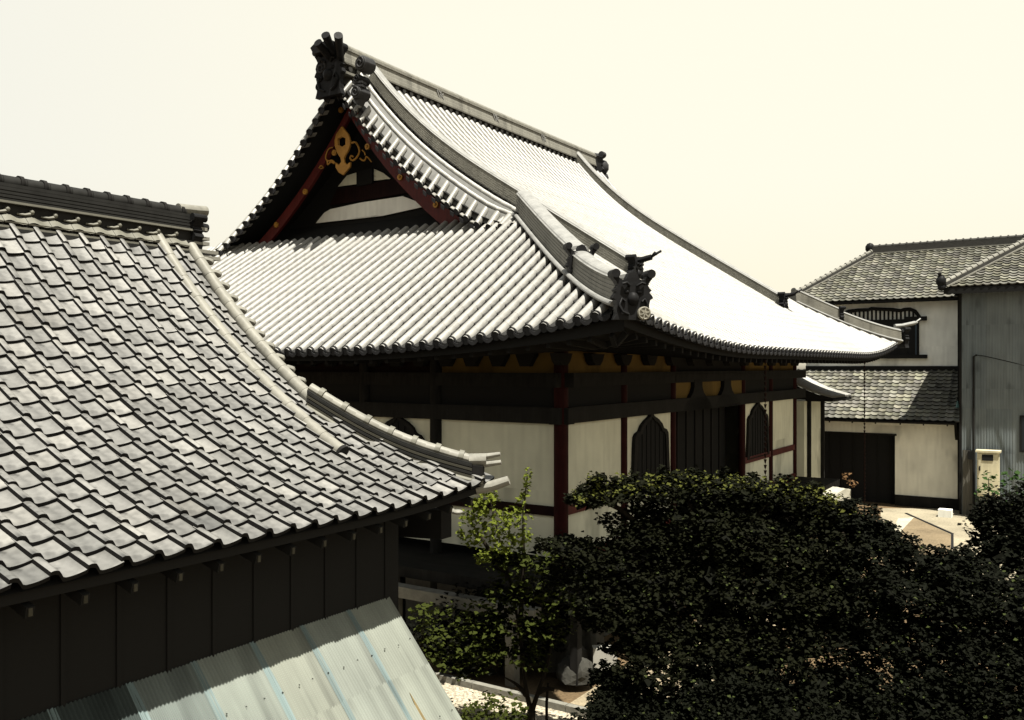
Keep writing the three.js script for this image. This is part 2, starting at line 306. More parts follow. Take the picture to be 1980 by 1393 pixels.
// rolled verge at the gable: three rows going down, short tiles along the edge ---------------
{
  const vg = sub('gable_verge', hall), bed = new GB(), ends = new GB();
  for (const side of [0, 1]) {
    const mz = side ? mirrorZ : (z) => z;
    bed.grid((u, v) => { const x = lerp(XG + .02, KX, u), z = OV - lerp(4.1, 9.8, v); return [x, rakeY(x, z), mz(z)]; }, 10, 24, !side);
    for (const x of [XG + .36, XG + .58, XG + .8]) {
      const path = [], g = new GB(); for (let i = 0; i <= 22; i++) { const z = OV - lerp(4.35 + (x - XG) * .3, 9.6, i / 22); path.push([x, rakeY(x, z) + .012, mz(z)]); }
      const a = V(1, (rakeY(x + .05, -3) - rakeY(x - .05, -3)) / .1 * .8, 0).normalize();
      roundRow(g, path, a.toArray(), .055); part('verge_row', g, M.vergeRow ??= mat([.36, .355, .33], .45, { specularIntensity: .9, map: T.mottle }), vg);  // rows paler than the other tiles: sunlight on the rolls painted in
    }
    for (let s = 4.32, k = 0; s < 9.72; k++) {
      const z = OV - s, dy = (f0(s + .05) - dropS(s + .05) - f0(s - .05) + dropS(s - .05)) / .1; const sd = V(0, dy, side ? 1 : -1).normalize();
      const x0 = XG - .1, x1 = XG + .24, g = new GB(); const y0 = rakeY(XG, z) - .02, y1 = rakeY(x1, z) + .035;
      const path = [[x0, y0 - .03, mz(z)], [(x0 + x1) / 2, (y0 + y1) / 2, mz(z)], [x1, y1, mz(z)]];
      roundRow(g, path, sd.toArray(), .078, .5); 
      // flat tile between this one and the next, with its small lip
      const sc = s + .155; if (sc < 9.65) { const zc = OV - sc, ya = rakeY(XG, zc) - .05; g.obox([XG + .05, ya + .035, mz(zc)], [.14, .05, 0], V(...sd).multiplyScalar(.05).toArray(), V(-.33, .94, 0).multiplyScalar(.012).toArray()); }
      part('verge_tile', g, M.hallTile, vg);
      disc(ends, [x0 - .012, y0 - .03, mz(z)], [-1, -.15, 0], .084, .04);
      ends.slab([[-.06, 0], [.06, 0], [.05, -.09], [-.05, -.09]], .03, (a, b, t) => [x0 - t, y0 - .02 + b + a * sd.y * (1), mz(z - .0) + a * sd.z + (side ? 1 : -1) * .15 * Math.abs(sd.z)]);
      s += .31 * Math.abs(sd.z);
    }
  }
  part('verge_bed', bed, M.vergeBed = mat([.085, .084, .078], .55, { map: T.mottle }), vg); part('verge_end_tile', ends, M.hallEnd, vg).userData.kind = 'stuff';  // bed darkened: shade of the valleys is put into its colour
}
// ridges -------------------------------------------------------------------------------------
function stackProf(w, h, n, cap, lip = 0) {                     // layered ridge: half width w at the base, height h, n courses, rounded cap
  const L = [], R = [];
  if (lip) { L.push([-w - lip, -.02], [-w - lip, .05]); R.push([w + lip, -.02], [w + lip, .05]); }
  for (let i = 0; i < n; i++) { const y0 = .05 + (h - .05) * i / n, y1 = .05 + (h - .05) * (i + 1) / n, ww = w * (1 - .18 * i / n); L.push([-ww, y0], [-ww - .003, y1 - .008], [-ww + .007, y1 - .007]); R.push([ww, y0], [ww + .003, y1 - .008], [ww - .007, y1 - .007]); }
  const top = []; const cw = w * .82; for (let i = 0; i <= 8; i++) { const a = Math.PI * i / 8; top.push([-Math.cos(a) * cw, h + Math.sin(a) * cap]); }
  return { body: [...L, [-w * .7, h], [w * .7, h], ...R.reverse()], cap: [[-cw - .02, h - .015], ...top, [cw + .02, h - .015]] };
}
function ridgeAlong(name, path, side, w, h, n, cap, lip, mBody, mTop, parent, label) {
  const g = sub(name, parent); if (label) g.userData.label = label; const P = stackProf(w, h, n, cap, 0);
  const a = new GB(); a.sweep(path, P.body, side, true); part('ridge_course', a, mBody, g);
  const b = new GB(); b.sweep(path, P.cap, side, true); part('ridge_cap', b, mTop, g);
  if (lip) for (const s of [-1, 1]) { const c = new GB(); const q = path.map((p, i) => { const d = side(i); return [p[0] + s * d[0] * (w + lip * .55), p[1] + .03, p[2] + s * d[2] * (w + lip * .55)]; }); c.tube(q, lip * .62, 8); part('base_roll', c, mTop, g); }
  return g;
}
// demon-face end tile: silhouette seen from the front, a = sideways, b = up; scale in metres
function oni(name, parent, c, dir, w, h, m, crest) {
  const g = sub(name, parent), d = V(...dir).normalize(), s = V().crossVectors(V(0, 1, 0), d).normalize();
  const map = (a, b, t) => [c[0] + s.x * a + d.x * t, c[1] + b + d.y * t, c[2] + s.z * a + d.z * t];
  const half = [[.0, .98], [.10, .95], [.18, .82], [.26, .80], [.36, .84], [.40, .95], [.47, 1.0], [.54, .95], [.54, .86], [.46, .78], [.40, .70], [.44, .64], [.50, .60], [.44, .55], [.50, .50], [.54, .44], [.46, .40], [.43, .30], [.44, .12], [.50, .0]];
  const poly = [...half.map(([a, b]) => [-a * w, b * h]).reverse(), ...half.slice(1).map(([a, b]) => [a * w, b * h])].reverse();
  const body = new GB(); body.slab(poly, .14, (a, b, t) => map(a, b, t - .07));
  body.ball(map(0, h * .42, .05), w * .17, 1.1, 10); for (const q of [-1, 1]) { body.ball(map(q * w * .17, h * .56, .06), w * .08, .8, 8); body.tube([map(q * w * .1, h * .68, .08), map(q * w * .2, h * .74, .12), map(q * w * .3, h * .72, .1)], w * .04, 6); }
  for (const q of [-1, 1]) body.tube([map(q * w * .12, h * .1, .08), map(q * w * .3, h * .16, .1), map(q * w * .38, h * .3, .09), map(q * w * .3, h * .42, .08), map(q * w * .22, h * .36, .09)], w * .035, 6);
  part('face', body, m, g);
  for (const q of [-1, 1]) { const k = new GB(); k.tube([map(q * w * .47, h * .93, -.10), map(q * w * .47, h * .93, .11)], w * .115, 12); part('horn_roll', k, m, g); }
  if (crest) { const k = new GB(); k.tube([map(crest[0] * w, crest[1] * h, .08), map(crest[0] * w, crest[1] * h, .12)], crest[2], 20); for (let i = 0; i < 6; i++) { const a = i * Math.PI / 3 + .3; k.bar(map(crest[0] * w, crest[1] * h, .125), map(crest[0] * w + Math.cos(a) * crest[2] * .75, crest[1] * h + Math.sin(a) * crest[2] * .75, .125), .018, .018, d.toArray()); } const rr = []; for (let i = 0; i <= 20; i++) { const a = i / 20 * 2 * Math.PI; rr.push(map(crest[0] * w + Math.cos(a) * crest[2] * .85, crest[1] * h + Math.sin(a) * crest[2] * .85, .12)); } k.tube(rr, .012, 6, false); part('crest_disc', k, M.oniCrest, g, 'round pale crest on the end tile'); }
  return g;
}
M.oniCrest = mat([.20, .19, .155], .5, { map: T.mottle });
{ // main ridge
  const mk = sub('main_ridge', hall), X0 = 1.75, X1 = 14.9, yb = EYE + 7.10;
  const line = (y) => [[X0, y, ZR], [4, y - .02, ZR], [8, y - .03, ZR], [12, y - .02, ZR], [X1, y, ZR]]; const sd = () => [0, 0, 1];
  const a = new GB(); a.sweep(line(yb), [[-.31, 0], [-.31, .055], [-.27, .055], [-.27, .08], [.27, .08], [.27, .055], [.31, .055], [.31, 0]], sd, true); part('ridge_base', a, M.ridge, mk);
  const k = new GB(); k.sweep(line(yb), [[-.19, .07], [-.19, .27], [.19, .27], [.19, .07]], sd, true); part('ridge_core', k, M.ridgeDark, mk);
  const q = new GB(); for (let x = X0 + .2; x < X1; x += .29) q.tube([[x, yb + .165, ZR - .27], [x, yb + .165, ZR + .27]], .066, 10); part('round_tile_ends', q, M.ridgeDark, mk).userData.kind = 'stuff';
  const b = new GB(); const body = [[-.285, .255], [-.29, .29], [-.262, .30], [-.25, .40], [-.242, .41], [-.232, .50], [-.226, .51], [-.222, .60], [-.25, .61], [-.25, .68]]; const cap = []; for (let i = 0; i <= 8; i++) { const t = Math.PI * i / 8; cap.push([-Math.cos(t) * .22, .68 + Math.sin(t) * .14]); }
  b.sweep(line(yb), [...body, ...cap, ...body.map(([u, v]) => [-u, v]).reverse()], sd, true); part('ridge_body', b, M.ridge, mk);
  for (const px of [850, 958, 1050, ]) { // small raised crests on the ridge side
    const [x] = onZ(HF, px, px === 850 ? 187 : px === 958 ? 232 : 268, ZR + .22), y = yb + .49; const c = new GB();
    for (const [u0, v0, u1, v1] of [[-.15, .08, -.05, -.1], [-.08, .09, .06, .0], [.02, .09, .02, -.1], [-.02, -.02, .14, .04], [.06, -.02, .16, -.1]]) c.bar([x + u0, y + v0, ZR + .235], [x + u1, y + v1, ZR + .235], .035, .04, [0, 0, 1]);
    part('ridge_crest', c, M.ridgeTop, mk);
  }
  // near end: demon face, three long rolls above it, curled fins at the sides
  const o = oni('demon_end_tile', mk, [1.5, EYE + 6.52, ZR + .02], [-1, 0, 0], .86, 1.2, M.oni);
  for (const [px, py, len] of [[614, 82, .75], [629, 67, .62], [654, 68, .6]]) { const g = new GB(), e = onX(HF, px, py, .95); g.tube([e, [e[0] + len * .4, e[1] - .14, lerp(e[2], ZR, .25)], [e[0] + len, e[1] - .32, lerp(e[2], ZR, .6)]], (t) => .105 - .03 * t, 12); part('bird_perch_roll', g, M.oni, o); }
  { const g = new GB(); g.slab([[-.3, 1.04], [.3, 1.04], [.4, 1.2], [.28, 1.27], [-.28, 1.27], [-.4, 1.2]], .45, (a, b, t) => [1.25 + t, EYE + 6.5 + b, ZR + a]); part('crown_tile', g, M.oni, o); }
  for (const [px, py, r, m] of [[622, 132, .2, M.oniGrey], [619, 152, .13, M.oni], [697, 122, .17, M.oniGrey], [690, 152, .1, M.oni], [688, 178, .15, M.oniGrey], [616, 168, .1, M.oni]]) { const g = new GB(), e = onX(HF, px, py, 1.45); g.tube([[e[0] - .02, e[1], e[2]], [e[0] + .03, e[1], e[2]], [e[0] + .32, e[1], e[2]], [e[0] + .36, e[1], e[2]]], (t) => r * (t > .1 && t < .9 ? 1.12 : .95), 14); g.tube(Array.from({ length: 15 }, (_, i) => [e[0] - .03, e[1] + Math.cos(i * .6) * r * (.85 - i * .05), e[2] + Math.sin(i * .6) * r * (.85 - i * .05)]), r * .14, 6); part('fin_curl', g, m, o); }
  { const g = new GB(); for (const [px, py] of [[694, 165], [694, 172]]) { const e = onX(HF, px, py - 6, 1.5); g.bar([e[0], e[1], e[2] - .15], [e[0] + .05, e[1] - .02, e[2] + .12], .2, .05); } const e = onX(HF, 690, 186, 1.5); g.slab([[-.14, .14], [.12, .16], [.1, -.05], [.0, -.2], [-.1, -.05]], .22, (a, b, t) => [e[0] + t, e[1] + b, e[2] + a]); part('leg_tile', g, M.oniGrey, o); }
  // far end
  const p = oni('far_demon_end_tile', mk, [X1 + .05, EYE + 6.75, ZR], [1, 0, 0], 1.0, 1.1, M.oniGrey);
  { const g = new GB(); g.tube([[X1 - .2, EYE + 7.75, ZR + .1], [X1 + .5, EYE + 7.83, ZR + .1]], .12, 10); g.ball([X1 + .25, EYE + 7.35, ZR + .38], .24, 1.2, 10); g.ball([X1 + .3, EYE + 6.98, ZR + .45], .15, 1.1, 8); part('fin_curl', g, M.oniGrey, p); }
}
// descending ridges (along the slope), and hip ridges in two steps
const slopePath = (x, z0, z1, n, dy = 0) => Array.from({ length: n + 1 }, (_, i) => { const z = lerp(z0, z1, i / n); return [x, mainY(x, z) + dy, z]; });
ridgeAlong('descending_ridge', slopePath(KX, -6.85, .2, 22, -.02), () => [1, 0, 0], .17, .42, 7, .07, .0, M.ridge, M.ridgeTop, hall);
ridgeAlong('descending_ridge', slopePath(KX2, -6.85, .2, 22, -.02), () => [1, 0, 0], .17, .42, 7, .07, .0, M.ridge, M.ridgeTop, hall);
const RT = Math.SQRT1_2;
const hipPath = (s0, s1, n, far, lift) => Array.from({ length: n + 1 }, (_, i) => { const t = i / n, s = lerp(s0, s1, t), x = far ? XE - OV - s : s; return [x, f0(OV + s) + up(OV + s, OV + s) + (lift ? lift(t) : 0), -s]; });
for (const far of [0, 1]) {
  const sd = far ? () => [RT, 0, -RT] : () => [RT, 0, RT];
  ridgeAlong('upper_hip_ridge', hipPath(far ? .3 : 2.15, -.85, 12, far), sd, .19, .46, 7, .06, .07, M.ridge, M.ridgeTop, hall);
  ridgeAlong('lower_hip_ridge', hipPath(-.8, -2.55, 8, far, (t) => .05 * t * t), sd, .18, .40, 6, .06, .07, M.ridge, M.ridgeTop, hall);
  const d = far ? [RT, 0, RT] : [-RT, 0, RT];
  const P = (s, dy) => { const x = far ? XE - OV - s : s; return [x, f0(OV + s) + up(OV + s, OV + s) + dy, -s]; };
  oni('hip_end_tile', hall, P(-.9, -.1), d, .5, .66, M.oni);
  oni('hip_corner_tile', hall, P(-2.66, -.12), d, .55, .69, M.oni, far ? null : [.27, .13, .095]);
  if (far) { const cr = new GB();  { // perched roll on the corner tile and the last upturned tile
    const c = P(-2.66, .66), e = [c[0] + d[0] * .5, c[1] + .1, c[2] + d[2] * .5]; cr.tube([[c[0] - d[0] * .3, c[1] - .02, c[2] - d[2] * .3], c, e], (t) => .07, 10); for (const q of [-.07, .07]) cr.tube([e, [e[0] + d[0] * .16 + q * .5, e[1] + .08 + q, e[2] + d[2] * .16 + q * .6]], .03, 6); }
  part('perched_roll', cr, M.ridgeTop, hall); }
  const ct = new GB(); const c0 = P(-2.45, -.02); ct.tube([[c0[0] - d[0] * .3, c0[1], c0[2] - d[2] * .3], c0, [c0[0] + d[0] * .35, c0[1] + .12, c0[2] + d[2] * .35]], .085, 10); part('corner_tile', ct, M.ridgeTop, hall);
}
for (const x of [KX, KX2]) {
  oni('ridge_end_tile', hall, [x, mainY(x, .25) - .12, .27], [0, 0, 1], .5, .62, M.oni);
  const g = new GB(), y = mainY(x, .25); g.tube([[x, y + .42, -.2], [x, y + .40, .3], [x, y + .46, .62]], .06, 8); for (const q of [-.09, .09]) g.tube([[x, y + .46, .62], [x + q * .6, y + .5 + Math.abs(q) * .4, .72], [x + q * 1.3, y + .54 + q * .5, .78]], .028, 6);  part('perched_roll', g, M.oni, hall);
}
// gable wall, bargeboards, pendant --------------------------------------------------------------
{
  const gw = sub('gable', hall), XW = 3.15;
  const edge = (side, s, off) => { const z = OV - s; return [rakeY(XG + .2, z) - off, side ? mirrorZ(z) : z]; };
  const back = new GB(); { const poly = []; for (let i = 0; i <= 16; i++) { const s = lerp(4.0, 9.78, i / 16), [y, z] = edge(0, s, .12); poly.push([z, y]); } for (let i = 16; i >= 0; i--) { const s = lerp(4.0, 9.78, i / 16), [y, z] = edge(1, s, .12); poly.push([z, y]); } poly.push([mirrorZ(-2), EYE + 2.3], [-2, EYE + 2.3]); back.slab(poly, .1, (a, b, t) => [XW + .1 + t, b, a]); }
  part('gable_boarding', back, M.dark, gw);
  for (const side of [0, 1]) {
    const g = new GB(); const A = [], B = []; for (let i = 0; i <= 20; i++) { const s = lerp(4.45, 9.78, i / 20), [y, z] = edge(side, s, .58), w = (side ? .30 : .42) - .08 * (i / 20) + (i < 3 ? .0 : 0); A.push([z, y]); B.push([z, y - w / Math.cos(Math.atan(.8))]); }
    g.slab([...A, ...B.reverse()], .09, (a, b, t) => [XG + .50 + t, b, a]); part('bargeboard', g, M.red, gw, 'red curved board under the gable edge');
    const so = new GB(); so.grid((u, v) => { const [y, z] = edge(side, lerp(4.2, 9.78, v), .10); return [lerp(XG - .02, XW + .1, u), y, z]; }, 1, 14); part('verge_soffit', so, M.dark, gw);
  }
  for (const [px, py] of [[659, 213], [711, 284], [774, 343], [843, 396], [612, 303], [562, 382], [513, 444]]) { const e = onX(HF, px, py, XG + .49); if (px < 640) { const q = { 612: [711, 284], 562: [774, 343], 513: [843, 396] }[px], o = onX(HF, q[0], q[1], XG + .49); e[1] = o[1]; e[2] = mirrorZ(o[2]); } const g = new GB(); g.tube([[e[0] + .02, e[1], e[2]], [e[0] - .03, e[1], e[2]]], .075, 12); g.ball([e[0] - .03, e[1], e[2]], .04, 1, 8); part('boss', g, M.gold, gw, 'gilt round boss on the red board'); }
  // white plaster fields and beams, traced on the gable wall's own plane
  const fld = (pts, x, th, m, name) => { const g = new GB(); g.slab(pts.map(([px, py]) => { const e = onX(HF, px, py, x); return [e[2], e[1]]; }), th, (a, b, t) => [x - t, b, a]); return part(name, g, m, gw); };
  fld([[612, 432], [628, 412], [640, 405], [700, 392], [780, 380], [812, 392], [822, 400], [740, 418]], XW + .06, .03, M.white, 'plaster_field');
  fld([[655, 361], [672, 340], [694, 333], [694, 356]], XW + .06, .03, M.plaster, 'plaster_field');
  fld([[724, 350], [724, 327], [742, 335], [756, 346]], XW + .06, .03, M.plaster, 'plaster_field');
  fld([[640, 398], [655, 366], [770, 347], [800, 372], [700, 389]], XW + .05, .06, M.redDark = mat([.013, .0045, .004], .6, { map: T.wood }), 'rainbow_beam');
  fld([[694, 333], [724, 326], [724, 356], [694, 362]], XW + .05, .1, M.dark, 'strut');
  // pendant board: lens with a hexagonal opening, scrolls at both sides
  const XP = XG + .46; const zp = (p) => p.map(([a, b]) => { const e = onX(HF, 600 + a * .1005, 210 + b * .1005, XP); return [e[2], e[1]]; });
  const pen = sub('pendant', gw); pen.userData.label = 'gilt pendant with scrolls hanging from the gable peak';
  { const outer = zp([[620, 350], [680, 430], [740, 500], [775, 620], [765, 720], [730, 820], [680, 900], [650, 965], [665, 1040], [710, 1090], [775, 1040], [770, 1120], [720, 1180], [640, 1275], [560, 1230], [500, 1130], [500, 1050], [560, 1095], [610, 1030], [595, 950], [560, 900], [515, 820], [485, 720], [480, 620], [510, 500], [560, 430]]), hole = zp([[615, 540], [690, 580], [690, 700], [620, 745], [545, 700], [540, 590]]);
    const sh = new THREE.Shape(outer.map((a) => new THREE.Vector2(...a))); sh.holes.push(new THREE.Path(hole.map((a) => new THREE.Vector2(...a)))); const eg = new THREE.ExtrudeGeometry(sh, { depth: .04, bevelEnabled: true, bevelSize: .012, bevelThickness: .012, bevelSegments: 1 });
    const g = new GB(); g.add(eg, new THREE.Matrix4().set(0, 0, -1, XP + .02, 0, 1, 0, 0, 1, 0, 0, 0, 0, 0, 0, 1)); part('pendant_board', g, M.gold, pen); }
  const scroll = (pts, r0, r1) => { const q = zp(pts).map(([z, y]) => [XP - .01, y, z]); const g = new GB(); const c = new THREE.CatmullRomCurve3(q.map((a) => V(...a))).getPoints(24).map((v) => v.toArray()); g.tube(c, (t) => lerp(r0, r1, t), 6); part('scroll', g, M.gold, pen); };
  scroll([[800, 665], [870, 650], [930, 740], [950, 830], [900, 940], [820, 1000], [770, 960], [790, 910], [830, 930]], .028, .022);
  scroll([[960, 960], [1010, 1000], [1060, 990], [1080, 930], [1130, 960], [1180, 1030]], .022, .016); scroll([[1000, 800], [1050, 850], [1060, 900]], .014, .018);
  scroll([[440, 750], [370, 770], [320, 850], [300, 960], [350, 1010], [420, 1000], [480, 1050]], .014, .024); scroll([[470, 1060], [400, 1030], [340, 1080], [330, 1010]], .024, .018); scroll([[170, 1150], [210, 1100], [250, 1140], [200, 1160]], .018, .012);
}
// eaves: boards, rafters, fascia -------------------------------------------------------------------
{
  const ev = sub('eaves', hall), so = new GB(), ra = new GB();
  const eu = (c) => up(c, 0);
  so.grid((u, v) => { const o = lerp(2.42, 0, v), x = lerp(-o, XE - OV + o, u), c = Math.min(x + OV, XE - x); return [x, EYE + lerp(.20 + eu(c), .42, v), o]; }, 40, 4);
  so.grid((u, v) => { const o = lerp(2.42, 0, v), z = lerp(o, ZB + OV - o, u), c = Math.min(OV - z, z - ZB); return [-o, EYE + lerp(.16 + eu(c), .40, v), z]; }, 40, 4);
  so.grid((u, v) => { const x = lerp(-2.44, XE - .06, u), c = Math.min(x + OV, XE - x); return [x, EYE + lerp(.16, .34, v) + eu(c), 2.44]; }, 40, 1);
  so.grid((u, v) => { const z = lerp(2.44, ZB + .06, u), c = Math.min(OV - z, z - ZB); return [-2.44, EYE + lerp(.1, .3, v) + eu(c), z]; }, 40, 1);
  part('eave_boarding', so, M.dark, ev);
  for (let x = -2.2; x < XE - .2; x += .36) { const i = x < 0 ? -x : x > XE - OV ? x - XE + OV : .0; const c = Math.min(x + OV, XE - x); ra.bar([x, EYE + .12 + eu(c), 2.36], [x, EYE + .33, i], .07, .09); }
  for (let z = 2.2; z > ZB + .3; z -= .36) { const i = z > 0 ? z : 0; const c = Math.min(OV - z, z - ZB); ra.bar([-2.36, EYE + .08 + eu(c), z], [-i, EYE + .31, z], .07, .09); }
  part('rafter', ra, M.dark, ev).userData.kind = 'stuff';
}
// walls -----------------------------------------------------------------------------------------------
{
  const Y = (r) => EYE + r, pxs = [0, 2.65, 5.25, 10.25, 12.85, 15.5], pzs = [0, -2.9, -4.8, -7.3, -9.8, -11.7, -14.6];
  const yTop = Y(.42), yUp0 = Y(-.12), yN = Y(-1.05), yB1 = Y(-2.57), yB0 = Y(-2.74), yF = Y(-3.51);
  const col = (x, z, r, m = M.pillar) => { const g = new GB(); g.tube([[x, .9, z], [x, yTop, z]], r, 18, false); part('pillar', g, m, hall); };
  for (const x of pxs) col(x, x ? -.05 : 0, x ? .1 : .135); for (const z of pzs.slice(1)) col(.05, z, .135, M.wood);
  // right-hand wall, facing +z
  const A = sub('front_wall', hall);
  const beamZ = (x0, x1, y0, y1, m, n = 'beam', d = .05) => { const g = new GB(); g.box(x0, x1, y0, y1, -.14, d); part(n, g, m, A); };
  beamZ(-.3, 16.6, yUp0 - .26, yUp0, M.wood, 'beam', .07); beamZ(-.2, 16.5, yN, yN + .3, M.wood, 'beam', .08); beamZ(0, 15.5, yN + .3, yUp0 - .26, M.dark, 'frieze_board', -.03);
  const fieldZ = (x0, x1, y0, y1, m, d = -.04) => { const g = new GB(); g.box(x0, x1, y0, y1, d - .06, d); part('plaster_panel', g, m, A); };
  for (let i = 0; i < 5; i++) {
    const x0 = pxs[i] + .1, x1 = pxs[i + 1] - .1; if (i === 2) continue;
    fieldZ(x0, x1, yUp0, yTop, M.yellow); fieldZ(x0, x1, yB1, yN, M.plaster); fieldZ(x0, x1, yF, yB0, M.plaster);
    beamZ(x0, x1, yB0, yB1, M.red, 'waist_beam', .02);
  }
  beamZ(.1, 5.2, yF - .22, yF, M.red, 'sill_beam', .03); beamZ(10.2, 15.6, yF - .22, yF, M.red, 'sill_beam', .03);
  // bell-shaped windows
  const bell = [[-.5, 0], [-.47, .3], [-.45, .62], [-.44, .70], [-.40, .745], [-.32, .77], [-.27, .84], [-.18, .90], [-.07, .945], [0, 1.0], [.07, .945], [.18, .90], [.27, .84], [.32, .77], [.40, .745], [.44, .70], [.45, .62], [.47, .3], [.5, 0]];
  const bellWin = (parent, map, w, y0, h) => { const wn = sub('bell_window', parent);
    const fr = new GB(); const sh = new THREE.Shape(bell.map(([a, b]) => new THREE.Vector2(a * w, b * h))); sh.holes.push(new THREE.Path(bell.map(([a, b]) => new THREE.Vector2(a * w * .84, b * h * .93 + .03)))); const eg = new THREE.ExtrudeGeometry(sh, { depth: .07, bevelEnabled: true, bevelSize: .008, bevelThickness: .008, bevelSegments: 1 });
    fr.add(eg, map(y0)); part('window_frame', fr, M.wood, wn);
    const pn = new GB(); const g2 = new THREE.ExtrudeGeometry(new THREE.Shape(bell.map(([a, b]) => new THREE.Vector2(a * w * .86, b * h * .94 + .025))), { depth: .02, bevelEnabled: false }); pn.add(g2, map(y0).multiply(new THREE.Matrix4().makeTranslation(0, 0, .012))); part('lattice_backing', pn, M.interior, wn);
    const lt = new GB(); for (let i = -3; i <= 3; i++) { const a = i * w * .115; const hh = h * (Math.abs(i) > 2 ? .72 : Math.abs(i) > 1 ? .82 : .9); lt.box(a - .012, a + .012, .03, hh, .03, .05); } const l2 = new GB(); l2.add(lt.geo(), map(y0)); part('window_bar', l2, M.dark, wn); };
  const mZ = (cx) => (y0) => new THREE.Matrix4().makeTranslation(cx, y0, -.04);
  bellWin(A, mZ(3.98), 2.0, yB0 + .1, 1.62); bellWin(A, mZ(11.55), 2.05, yB0 + .1, 1.62);
  // entrance bay: dark doors set back, pale transom with two flared struts
  { const g = new GB(); g.box(5.35, 10.15, .9, yN + .02, -.55, -.5); part('entrance_door', g, M.dark, A); for (let i = 0; i < 8; i++) { const x = 5.4 + i * .6; const d = new GB(); d.box(x, x + .06, .9, yN, -.5, -.46); part('door_stile', d, M.wood, A); }
    fieldZ(5.35, 10.15, Y(-1.06), Y(-.33), M.yellow, -.02); const b = new GB(); b.box(5.2, 10.3, Y(-.33), Y(-.18), -.12, .08); part('beam', b, M.wood, A);
    const bb = new GB(); bb.box(5.25, 10.25, Y(-.18), Y(.42), -.12, -.03); part('frieze_board', bb, M.dark, A);
    for (const px of [1345, 1402]) { const [cx] = onZ(HF, px, 750, 0); const g2 = new GB(); const hf = [[.26, .75], [.27, .55], [.36, .42], [.55, .30], [.72, .22], [.86, .10], [1.05, 0]]; g2.slab([...hf.map(([a, b]) => [-a, b]), ...hf.map(([a, b]) => [a, b]).reverse()], .1, (a, b, t) => [cx + a * 1.0, Y(-1.06) + b, -.02 + t]); part('flared_strut', g2, M.dark, A); } }
  for (let x = -.1; x < 16; x += 1.28) { const g = new GB(); g.slab([[-.28, .34], [.28, .34], [.2, .2], [.1, .12], [-.1, .12], [-.2, .2]], .16, (a, b, t) => [x + a, Y(-.1) + b, -.02 + t]); part('eave_bracket', g, M.dark, A); }
  // left-hand wall, facing -x
  const B = sub('side_wall', hall);
  const beamX = (z0, z1, y0, y1, m, n = 'beam', d = .05) => { const g = new GB(); g.box(-d, .14, y0, y1, z0, z1); part(n, g, m, B); };
  beamX(-14.8, .3, yUp0 - .26, yUp0, M.wood, 'beam', .07); beamX(-14.8, .2, yN, yN + .3, M.wood, 'beam', .08); beamX(-14.6, 0, yN + .3, yUp0 - .26, M.dark, 'frieze_board', -.03);
  for (let i = 0; i < 6; i++) {
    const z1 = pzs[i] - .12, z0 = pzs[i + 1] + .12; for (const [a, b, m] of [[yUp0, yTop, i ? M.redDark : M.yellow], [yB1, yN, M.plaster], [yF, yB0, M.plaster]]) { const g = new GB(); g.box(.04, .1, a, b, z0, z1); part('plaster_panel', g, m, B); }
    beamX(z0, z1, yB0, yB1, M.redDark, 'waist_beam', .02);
    const g = new GB(); for (let z = z0 + .2; z < z1; z += .62) g.slab([[-.22, .38], [.22, .38], [.22, .30], [.1, .1], [-.1, .1]], .14, (a, b, t) => [.02 - t, Y(-.1) + b, z + a]); part('eave_bracket', g, M.dark, B);
  }
  bellWin(B, (y0) => new THREE.Matrix4().set(0, 0, -1, .04, 0, 1, 0, y0, 1, 0, 0, -3.87, 0, 0, 0, 1), 1.5, yB0 + .1, 1.66);
  // back, far side, closing
  const bk = new GB(); bk.box(0, 16.7, .9, yTop, -14.7, -14.6); bk.box(16.6, 16.7, .9, yTop, -14.6, -1.2); bk.box(15.6, 16.6, .9, yTop, -1.3, -1.2); part('rear_wall', bk, M.plaster, hall);
  // floor, veranda and its supports
  const vd = sub('veranda', hall); const fl = new GB(); fl.box(-1.2, 16.4, yF - .3, yF - .22, -14.6, 1.15); part('floor_boards', fl, M.wood, vd);
  const eb = new GB(); eb.box(-1.26, -1.14, yF - .42, yF - .221, -14.6, 1.21); eb.box(-1.14, 16.4, yF - .42, yF - .221, 1.1, 1.21); part('edge_beam', eb, M.wood, vd);
  for (let z = .9; z > -13; z -= 1.9) { const p = new GB(); p.box(-1.15, -1.0, .12, yF - .301, z - .07, z + .07); part('veranda_post', p, M.wood, vd); }
  for (let x = .8; x < 16; x += 1.9) { const p = new GB(); p.box(x - .07, x + .07, .12, yF - .301, .98, 1.1); part('veranda_post', p, M.wood, vd); }
  const un = new GB(); un.box(-.05, 16.4, .0, yF - .301, -14.55, -.05); part('foundation', un, mat([.07, .068, .06], .9, { map: T.mottle, bumpMap: T.mottle, bumpScale: .01 }), hall);
}
{ // stone rail in front of the veranda
  const a = onX(HF, 757, 1138, -1.42), b = onX(HF, 1010, 1176, -1.42); const t = thing('stone_bench', 'long grey stone beam on short posts before the dark veranda', 'stone beam', HF);
  const g = new GB(); g.box(-1.54, -1.30, a[1] - .11, a[1] + .09, a[2], b[2] + .3); part('beam', g, M.stone, t);
  for (const z of [a[2] + .1, b[2] - .2, (a[2] + b[2]) / 2]) { const p = new GB(); p.box(-1.51, -1.33, 0, a[1] - .112, z - .09, z + .09); part('post', p, M.stone, t); }
}

